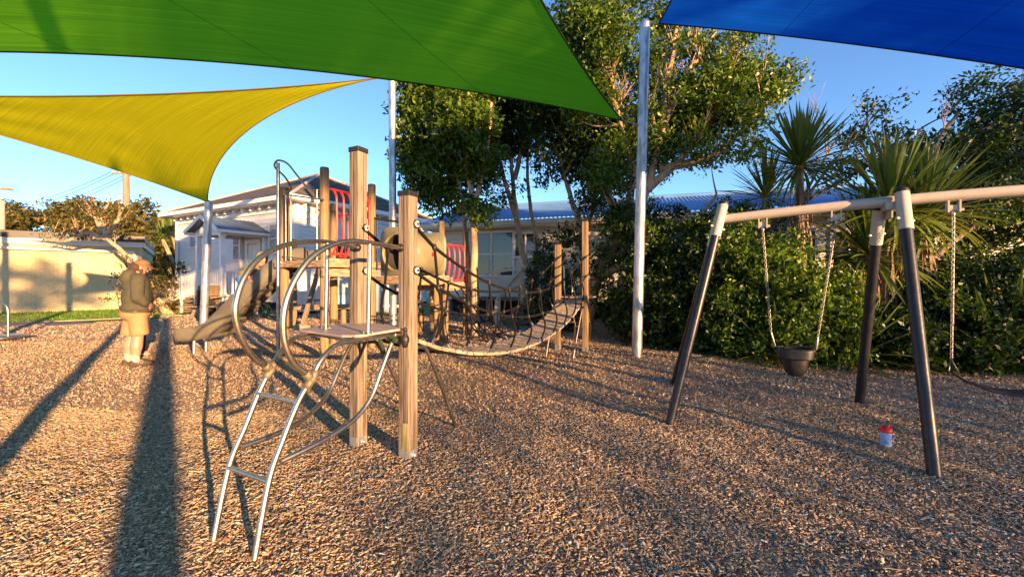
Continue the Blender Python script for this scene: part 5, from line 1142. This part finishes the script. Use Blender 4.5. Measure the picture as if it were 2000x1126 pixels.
tree('fork_tree', 'forked tree with pale orange trunk between the far climbing frame and classrooms', 'tree', (1.75, 10.8, 0),
     [[(1.8, 10.9, -.1), V(1140, 540, 10.9), V(1132, 440, 10.9), V(1108, 365, 10.9), V(1092, 300, 10.9), V(1085, 200, 10.9)], [V(1135, 470, 10.9), V(1160, 400, 10.9), V(1168, 300, 10.9), V(1165, 200, 10.9)], [V(1100, 350, 10.9), V(1130, 280, 10.9), V(1150, 180, 10.9)]],
     [pb(1085, 270, 10.9, 48, 50, None, .7), pb(1140, 300, 11, 54, 58, None, .7), pb(1110, 200, 11, 66, 50, None, .8), pb(1170, 390, 10.7, 40, 40, None, .6), pb(1100, 120, 11, 80, 60, None, .8), pb(1090, 340, 10.8, 26, 26, None, .5), pb(1115, 470, 10.6, 24, 50, None, .5), pb(1190, 250, 11, 60, 70, None, .8), pb(1060, 210, 11, 60, 60, None, .8), pb(1180, 340, 11, 50, 50, None, .6)],
     640, 36, .12, LEAFD, .24, tr0=.13, tr1=.03, branches=40, shell=.2, bare=6)
tree('spreading_tree', 'big spreading tree with leaning limbs and bare pink twigs behind the tall pole', 'tree', (1.9, 9.6, 0),
     [[(1.75, 9.8, -.1), V(1165, 540, 9.6), V(1210, 460, 9.4), V(1262, 370, 9.3), V(1290, 250, 9.3), V(1310, 120, 9.3), V(1330, 0, 9.3)], [V(1262, 370, 9.3), V(1330, 310, 9.2), V(1400, 220, 9.1), V(1440, 120, 9.1)], [V(1215, 455, 9.4), V(1235, 330, 9.4), V(1200, 200, 9.4), V(1180, 60, 9.4)],
      [V(1165, 545, 9.6), V(1230, 510, 9.1), V(1330, 460, 8.8), V(1400, 380, 8.6)], [V(1290, 260, 9.3), V(1340, 150, 9.2), V(1400, 60, 9.2)], [V(1285, 330, 9.3), V(1400, 300, 9.1), V(1480, 220, 9.0)]],
     [pb(1170, 80, 9.4, 66, 100, None, 1), pb(1150, 190, 9.4, 50, 60, None, .8), pb(1400, 165, 9.1, 70, 60, None, 1), pb(1480, 150, 9.0, 56, 42, None, .9), pb(1500, 185, 9.0, 40, 36, None, .8), pb(1410, 235, 9.1, 90, 44, None, .9), pb(1330, 200, 9.3, 60, 66, None, .5), pb(1245, 250, 9.4, 44, 60, None, .5), pb(1350, 300, 9.2, 60, 34, None, .5), pb(1190, 330, 9.4, 44, 66, None, .7), pb(1450, 290, 9.0, 50, 30, None, .5), pb(1290, 20, 9.4, 90, 40, None, .5), pb(1420, 90, 9.2, 70, 34, None, .6), pb(1220, 430, 9.3, 44, 34, None, .4), pb(1270, 130, 9.6, 60, 90, None, .45), pb(1330, 90, 9.7, 60, 60, None, .5), pb(1260, 300, 9.6, 60, 60, None, .6), pb(1310, 250, 9.7, 60, 60, None, .5), pb(1530, 165, 9.0, 36, 30, None, .6), pb(1120, 40, 9.6, 50, 60, None, .8)],
     1250, 36, .10, LEAFL, .23, tr0=.19, tr1=.035, branches=110, shell=.2, bare=110)
# hedge shrubs
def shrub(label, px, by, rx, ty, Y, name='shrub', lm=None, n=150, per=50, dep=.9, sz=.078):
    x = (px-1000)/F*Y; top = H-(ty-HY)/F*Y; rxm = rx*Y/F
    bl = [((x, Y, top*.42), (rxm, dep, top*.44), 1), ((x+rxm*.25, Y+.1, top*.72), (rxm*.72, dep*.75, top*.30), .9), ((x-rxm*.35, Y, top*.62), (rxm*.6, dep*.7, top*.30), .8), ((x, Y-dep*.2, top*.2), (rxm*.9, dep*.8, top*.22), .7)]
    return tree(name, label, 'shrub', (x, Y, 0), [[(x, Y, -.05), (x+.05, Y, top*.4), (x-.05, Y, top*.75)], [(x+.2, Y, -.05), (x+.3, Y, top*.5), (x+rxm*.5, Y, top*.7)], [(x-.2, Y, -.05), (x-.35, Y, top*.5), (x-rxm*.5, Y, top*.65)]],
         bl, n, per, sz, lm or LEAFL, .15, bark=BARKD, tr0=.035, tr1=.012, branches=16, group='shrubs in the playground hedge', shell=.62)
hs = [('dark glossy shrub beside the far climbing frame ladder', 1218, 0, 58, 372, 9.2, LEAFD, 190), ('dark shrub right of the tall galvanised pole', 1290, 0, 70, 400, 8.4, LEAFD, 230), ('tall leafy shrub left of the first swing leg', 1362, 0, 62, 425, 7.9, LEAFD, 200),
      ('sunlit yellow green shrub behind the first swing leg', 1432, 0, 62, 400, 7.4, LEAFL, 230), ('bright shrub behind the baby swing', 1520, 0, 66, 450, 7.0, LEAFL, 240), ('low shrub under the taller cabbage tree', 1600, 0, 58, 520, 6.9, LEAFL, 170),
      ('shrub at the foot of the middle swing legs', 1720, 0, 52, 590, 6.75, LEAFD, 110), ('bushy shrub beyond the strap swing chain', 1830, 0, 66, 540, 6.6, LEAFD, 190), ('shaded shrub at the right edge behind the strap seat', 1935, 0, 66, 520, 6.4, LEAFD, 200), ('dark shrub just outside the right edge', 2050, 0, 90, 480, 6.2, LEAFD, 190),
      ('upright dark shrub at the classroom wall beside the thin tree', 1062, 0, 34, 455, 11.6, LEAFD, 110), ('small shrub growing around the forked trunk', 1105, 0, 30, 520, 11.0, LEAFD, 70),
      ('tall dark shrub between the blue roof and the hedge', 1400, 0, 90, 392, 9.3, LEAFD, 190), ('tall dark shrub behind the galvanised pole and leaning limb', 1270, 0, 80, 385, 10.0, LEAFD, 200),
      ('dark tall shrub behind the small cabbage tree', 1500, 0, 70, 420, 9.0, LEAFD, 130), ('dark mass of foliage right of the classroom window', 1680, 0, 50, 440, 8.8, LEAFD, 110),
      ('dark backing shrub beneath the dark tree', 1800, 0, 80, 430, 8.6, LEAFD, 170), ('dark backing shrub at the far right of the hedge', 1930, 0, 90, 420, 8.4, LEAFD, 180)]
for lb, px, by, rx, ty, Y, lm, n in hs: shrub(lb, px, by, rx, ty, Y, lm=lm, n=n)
# right-hand tree, shade put into its leaf colour, and the thin branchy one
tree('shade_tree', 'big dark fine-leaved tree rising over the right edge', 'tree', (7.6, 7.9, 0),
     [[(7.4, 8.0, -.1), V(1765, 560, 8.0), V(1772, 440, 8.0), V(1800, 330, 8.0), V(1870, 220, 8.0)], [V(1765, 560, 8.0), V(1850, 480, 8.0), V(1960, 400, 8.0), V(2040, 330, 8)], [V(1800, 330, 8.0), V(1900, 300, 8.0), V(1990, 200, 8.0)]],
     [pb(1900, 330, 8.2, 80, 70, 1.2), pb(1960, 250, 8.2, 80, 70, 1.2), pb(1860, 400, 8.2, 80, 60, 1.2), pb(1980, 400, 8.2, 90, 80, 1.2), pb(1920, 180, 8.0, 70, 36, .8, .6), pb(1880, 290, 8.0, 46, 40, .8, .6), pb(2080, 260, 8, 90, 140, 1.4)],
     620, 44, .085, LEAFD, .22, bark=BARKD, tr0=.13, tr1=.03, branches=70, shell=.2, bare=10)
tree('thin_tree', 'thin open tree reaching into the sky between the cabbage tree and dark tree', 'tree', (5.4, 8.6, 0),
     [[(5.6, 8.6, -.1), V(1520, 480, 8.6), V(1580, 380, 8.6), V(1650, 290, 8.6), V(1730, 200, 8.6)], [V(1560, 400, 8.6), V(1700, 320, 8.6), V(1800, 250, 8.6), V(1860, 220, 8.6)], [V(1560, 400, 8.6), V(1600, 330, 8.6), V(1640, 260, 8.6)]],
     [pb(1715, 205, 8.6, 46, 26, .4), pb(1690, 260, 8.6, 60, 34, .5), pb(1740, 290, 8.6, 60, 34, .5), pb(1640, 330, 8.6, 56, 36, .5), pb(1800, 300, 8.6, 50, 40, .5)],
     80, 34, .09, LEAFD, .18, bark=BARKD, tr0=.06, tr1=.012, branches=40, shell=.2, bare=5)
# cabbage trees: trunk, skirt of dead leaves, each sword leaf its own part
def sword_mesh(L, droop, name, w_=.019):
    n = 6; vs = []; 
    for i in range(n+1):
        q_ = i/n; x = L*q_*(1-.15*droop*q_); z = -droop*L*.55*q_**2.2; wd = w_*(.5+2.2*q_)*(1-q_)**.55 if q_ < 1 else .001; wd = max(wd, .001)
        vs += [(x, -wd, z+wd*.35), (x, 0, z), (x, wd, z+wd*.35)]
    fs = []
    for i in range(n): a = 3*i; fs += [(a, a+1, a+4, a+3), (a+1, a+2, a+5, a+4)]
    me = bpy.data.meshes.new(name); me.from_pydata(vs, [], fs); me.polygons.foreach_set('use_smooth', [True]*len(fs)); me.update(); return me
SWm = [sword_mesh(1, d, 'sword_leaf') for d in (.02, .12, .35, .75)]
for me in SWm: me.materials.append(SWORD)
DRm = sword_mesh(1, .5, 'dry_leaf', .016); DRm.materials.append(DRYLEAF)
def cabbage(label, base, tops, L, nl, skirt=60, tr=.085, group='cabbage trees in the hedge', name='cabbage_tree', dead=.6):
    t = thing(name, label, 'cabbage tree', base, 0, group); base = Vector(base); rd = random.Random(int(abs(base.x)*1000)+nl)
    for top in tops:
        top = Vector(top)
        if skirt or tr > .03:
            m = MB(); pts = crv([base, base.lerp(top, .55)+Vector((.04, 0, 0)), top], 6); m.tube(pts, [tr, tr*.72], 10); m.build('trunk', BARK, t)
        for i in range(nl):
            el = math.radians(92-118*((i+.5)/nl)**1.05)+rd.uniform(-.1, .1); az = i*2.39996+rd.uniform(-.25, .25)
            k = 0 if el > 1.0 else 1 if el > .5 else 2 if el > -.1 else 3
            me = SWm[min(3, max(0, k+rd.choice((0, 0, 0, 1, -1))))]; l = L*rd.uniform(.78, 1.12)*(1 if el > .2 else .92)
            o = link(bpy.data.objects.new('sword_leaf', me)); o.parent = t; WM[o.name] = WM[t.name]
            o.location = top-base+Vector((math.cos(az)*.03, math.sin(az)*.03, (el-.5)*.06)); o.rotation_euler = Euler((rd.uniform(-.4, .4), -el, az), 'XYZ'); o.scale = (l, l*1.05, l)
        if skirt:
            m = MB(); 
            V0 = [Vector(v.co) for v in DRm.vertices]; F0 = [tuple(p.vertices) for p in DRm.polygons]
            for i in range(skirt):
                z = rd.uniform(.0, dead); az = rd.uniform(0, 6.28); el = -rd.uniform(1.0, 1.5); l = L*rd.uniform(.5, .9)
                Mx = Matrix.Translation(top-Vector((0, 0, z+.05))+Vector((math.cos(az)*tr*.8, math.sin(az)*tr*.8, 0))) @ Euler((0, -el, az), 'XYZ').to_matrix().to_4x4() @ Matrix.Diagonal((l, l, l, 1)); m.add([Mx @ v for v in V0], F0, True)
            o = m.build('dead_leaf_skirt', DRYLEAF, t); o['kind'] = 'stuff'
    return t
cabbage('taller cabbage tree with one round head of sword leaves against the sky', (5.20, 7.25, 0), [V(1562, 322, 7.2)], 1.0, 220, 60, .07, dead=.9)
cabbage('shorter bushier cabbage tree behind the middle swing leg', (6.35, 6.95, 0), [V(1735, 412, 6.8), V(1700, 500, 6.9)], 1.22, 190, 60, .09, dead=1.0)
cabbage('wide fanned cabbage head right of the bushier one', (6.9, 7.2, 0), [V(1800, 420, 7.1)], 1.25, 170, 50, .08, dead=.8)
cabbage('small dark cabbage tree half hidden left of the tall one', (4.75, 8.1, 0), [V(1495, 385, 8.1)], .9, 120, 40, .06, dead=.7)
for lb, x, y, L, n in (('flax clump of arching blades under the middle cabbage tree', 5.75, 6.65, 1.15, 70), ('flax clump left of the baby swing hedge', 4.45, 6.75, .9, 50), ('flax clump at the right edge of the hedge', 7.6, 6.15, 1.2, 70)):
    cabbage(lb, (x, y, 0), [(x, y, .12)], L*1.15, n+20, 0, .01, 'flax clumps in the hedge', 'flax_clump')['category'] = 'flax'
# leaning tree by the brick building
tree('leaning_tree', 'old leaning coastal tree with twisted pale trunk in front of the brick building', 'tree', (-13.1, 15.35, 0),
     [[(-13.1, 15.35, -.1), V(306, 585, 15.3), V(292, 555, 15.3), V(262, 520, 15.4), V(238, 492, 15.5), V(212, 468, 15.6), V(200, 456, 15.6)], [V(208, 466, 15.6), V(170, 455, 15.5), V(130, 470, 15.4), V(90, 468, 15.4)], [V(205, 460, 15.6), V(225, 440, 15.6), V(240, 405, 15.7)], [V(200, 456, 15.6), V(185, 420, 15.6), V(165, 395, 15.6)], [V(212, 468, 15.6), V(200, 430, 15.6), V(215, 390, 15.6)]],
     [pb(120, 458, 15.4, 40, 7, .6, .6), pb(150, 428, 15.5, 40, 16, .7), pb(185, 405, 15.6, 36, 12, .7), pb(230, 418, 15.6, 36, 16, .7)],
     62, 22, .10, LEAFO, .24, tr0=.17, tr1=.05, branches=44, shell=.2, bare=7)
shrub('feathery green shrub behind the two standing people', 322, 0, 30, 500, 15.6, lm=LEAFO, n=80, per=34, sz=.1)
shrub('small leafy sprout on the leaning trunk', 246, 0, 14, 505, 15.2, lm=LEAFO, n=12, per=20, sz=.1)
# far trees behind the brick building
ft = [('far dark pine with a flat spreading top', 30, 415, 42, 24, 48), ('far rounded tree left of the power pole', 88, 420, 48, 26, 44), ('tallest far pine behind the brick building', 152, 410, 36, 30, 40), ('far olive tree just left of the power pole', 212, 420, 50, 30, 36),
      ('far brown green tree right of the power pole', 282, 438, 36, 44, 34), ('far tree beside the villa corner', 326, 470, 28, 46, 28), ('far tree in the gap between power pole and pine', 180, 440, 60, 36, 42), ('far low tree beyond the path', 10, 440, 40, 22, 40)]
for lb, px, py, rx, ry, Y in ft:
    c = V(px, py, Y); s = Y/F
    tree('far_tree', lb, 'tree', (c.x, Y, 0), [[(c.x, Y, -.1), (c.x+.2, Y, c.z*.5), (c.x, Y, c.z)]], [pb(px, py, Y, rx, ry), pb(px-rx*.5, py+ry*.6, Y, rx*.6, ry*.8), pb(px+rx*.5, py+ry*.5, Y, rx*.6, ry*.8), (Vector((c.x, Y, c.z*.55)), (rx*s*.9, rx*s*.7, c.z*.45), .8)],
         150, 24, .36, LEAFO, .5, tr0=.3, tr1=.1, branches=14, shell=.4, group='trees beyond the brick building')
cabbage('far cabbage tree beside the left corner of the villa', (-16.9, 21, 0), [V(334, 452, 21.5), V(318, 468, 21.3)], 1.1, 55, 0, .12)
m = MB(); 
xs = np.linspace(-70, 30, 60); 
# ================================================================ POWER POLES AND LINES
pp_ = thing('power_pole', 'tall timber power pole behind the brick building', 'power pole', V(249, 540, 36)*Vector((1, 1, 0)) if False else (V(249, 540, 36).x, 36, 0))
b = V(249, 540, 36); m = MB(); m.tube([(b.x, 36, -.1), (V(246, 330, 36).x, 36, V(246, 330, 36).z)], [.32, .22], 10); m.build('pole', POLEW, pp_)
tp = V(246, 345, 36); m = MB(); m.beam(tp+Vector((-1.3, 0, .3)), tp+Vector((1.3, 0, .3)), .12, .14); m.build('crossarm', POLEW, pp_)
m = MB()
for x in (-1.2, -.6, .6, 1.2): m.lathe(tp+Vector((x, 0, .38)), [(0, .14), (.05, .12), (.07, .0)], 8)
m.build('insulator', WHITE, pp_)
q2 = thing('power_pole', 'pale power pole with crossarm at the far left edge', 'power pole', (V(4, 540, 30).x, 30, 0))
b = V(4, 540, 30); m = MB(); m.tube([(b.x, 30, -.1), (b.x, 30, V(4, 392, 30).z)], [.19, .16], 10); m.build('pole', CONC, q2)
q3 = V(-30, 366, 30); m = MB(); m.tube([(q3.x, 30, -.1), (q3.x, 30, q3.z+2)], [.22, .18], 10); m.build('pole', POLEW, q2)
m = MB(); m.beam(V(-50, 366, 30), V(26, 370, 30), .12, .14); m.build('crossarm', POLEW, q2)
for k, dx in enumerate((-1.2, -.6, .6, 1.2)):
    a_ = tp+Vector((dx, 0, .5)); b_ = V(-40, 400+12*k, 60); m = MB(); pts = [a_.lerp(b_, i/14)-Vector((0, 0, 1.2*4*(i/14)*(1-i/14))) for i in range(15)]; m.tube(pts, .022, 4)
    tag(m.build('power_line', BLACK), ['highest', 'second', 'third', 'lowest'][k]+' of the four overhead wires running left from the timber pole', 'power line', 'overhead wires')
for k in range(3):
    a_ = V(-40+k*4, 356+k*5, 30); b_ = V(40, 366+k*4, 60); m = MB(); m.tube([a_, a_.lerp(b_, .5), b_], .02, 4)
    tag(m.build('power_line', BLACK), ['upper', 'middle', 'lower'][k]+' short wire at the far left pole arm', 'power line', 'overhead wires')
fh = thing('far_house', 'grey roofed house far behind the white picket ramp', 'house', (-27, 34, 0))
c = V(335, 515, 34); m = MB(); m.box((c.x, 34, 1.2), (7, 5, 2.6)); m.build('wall', CBOARD, fh)
m = MB(); z0 = 2.5; x0, x1, y0, y1 = c.x-4, c.x+4, 31, 37; m.add([(x0, y0, z0), (x1, y0, z0), (x1, y1, z0), (x0, y1, z0), (x0+1, 34, z0+1.5), (x1-1, 34, z0+1.5)], [(0, 1, 5, 4), (2, 3, 4, 5), (1, 2, 5), (3, 0, 4), (3, 2, 1, 0)]); m.build('roof', ROOFG, fh)
# ================================================================ UNSEEN TREES BEHIND THE VIEWPOINT (added, crowns shaped to cast the evening shade)
PX_ = Vector((.76, .65, 0)); SX_ = Vector((.65, -.76, 0))
def back(d, k): p = SX_*d+PX_*k; return p
BT = [('slim', 24, 2.3, 4.1, 1.35, 30), ('forked', 25, 4.4, 4.2, 1.45, 36), ('wide', 24, 6.7, 4.1, 1.5, 42), ('rounded', 26, 9.0, 4.4, 1.5, 42), ('tall', 24, 11.4, 4.5, 1.5, 42),
      ('towering', 25, .9, 9.6, 1.5, 60), ('high crowned', 26, 3.2, 9.8, 1.8, 80), ('great', 27, 6.4, 9.6, 1.9, 84), ('broad crowned', 26, 9.6, 8.8, 2.0, 84), ('high outer', 26, 13.0, 8.6, 2.1, 84),
      ('lone', 25, -4.2, 9.4, 1.4, 60), ('second lone', 26, -6.8, 9.6, 1.6, 60)]
for nm, d, k, z, r, n in BT:
    p = back(d, k); tree('shade_caster_tree', nm+' shade-casting tree, unseen behind the viewpoint', 'tree', (p.x, p.y, 0), [[(p.x, p.y, 0), (p.x, p.y, z*.6), (p.x+.2, p.y, z)]],
        [((p.x, p.y, z), (r*1.1, r*1.1, r*.8), 1), ((p.x+r*.8, p.y+r*.3, z-.6), (r*.8, r*.8, r*.5), .6)], n, 30, .16 if z < 6 else .20, LEAFD, .55 if z < 6 else .36, tr0=.035, tr1=.015, branches=3, group='unseen shade-casting trees behind the viewpoint', shell=.15)
p = back(9.0, -.12); t = thing('bare_trunk', 'straight bare tree trunk standing behind the viewpoint', 'tree trunk', (p.x, p.y, 0))
m = MB(); m.tube([(p.x, p.y, -.1), (p.x+.03, p.y, 2), (p.x, p.y, 4.6)], [.19, .165, .14], 12); m.build('trunk', BARK, t)
# fallen leaves on the bark
for i, (x, y, lb) in enumerate(((1243, 722, 'red fallen leaf at the foot of the tall pole'), (1165, 875, 'rust coloured fallen leaf in the middle of the bark'), (437, 1052, 'orange fallen leaf between the ladder feet'), (1320, 940, 'brown fallen leaf right of the middle of the bark'), (690, 820, 'dark red fallen leaf left of the first timber post'))):
    g = G(x, y); z = gz(g.x, g.y)+.022; s = .03; m = MB(); m.add([g+Vector((-s, 0, z)), g+Vector((0, -s*.5, z+.01)), g+Vector((s, 0, z+.004)), g+Vector((0, s*.5, z+.016))], [(0, 1, 3), (1, 2, 3)])
    tag(m.build('fallen_leaf', mat('leaf_litter', (.38, .07, .03), (.45, .16, .05), .7)), lb, 'leaf', 'fallen leaves')
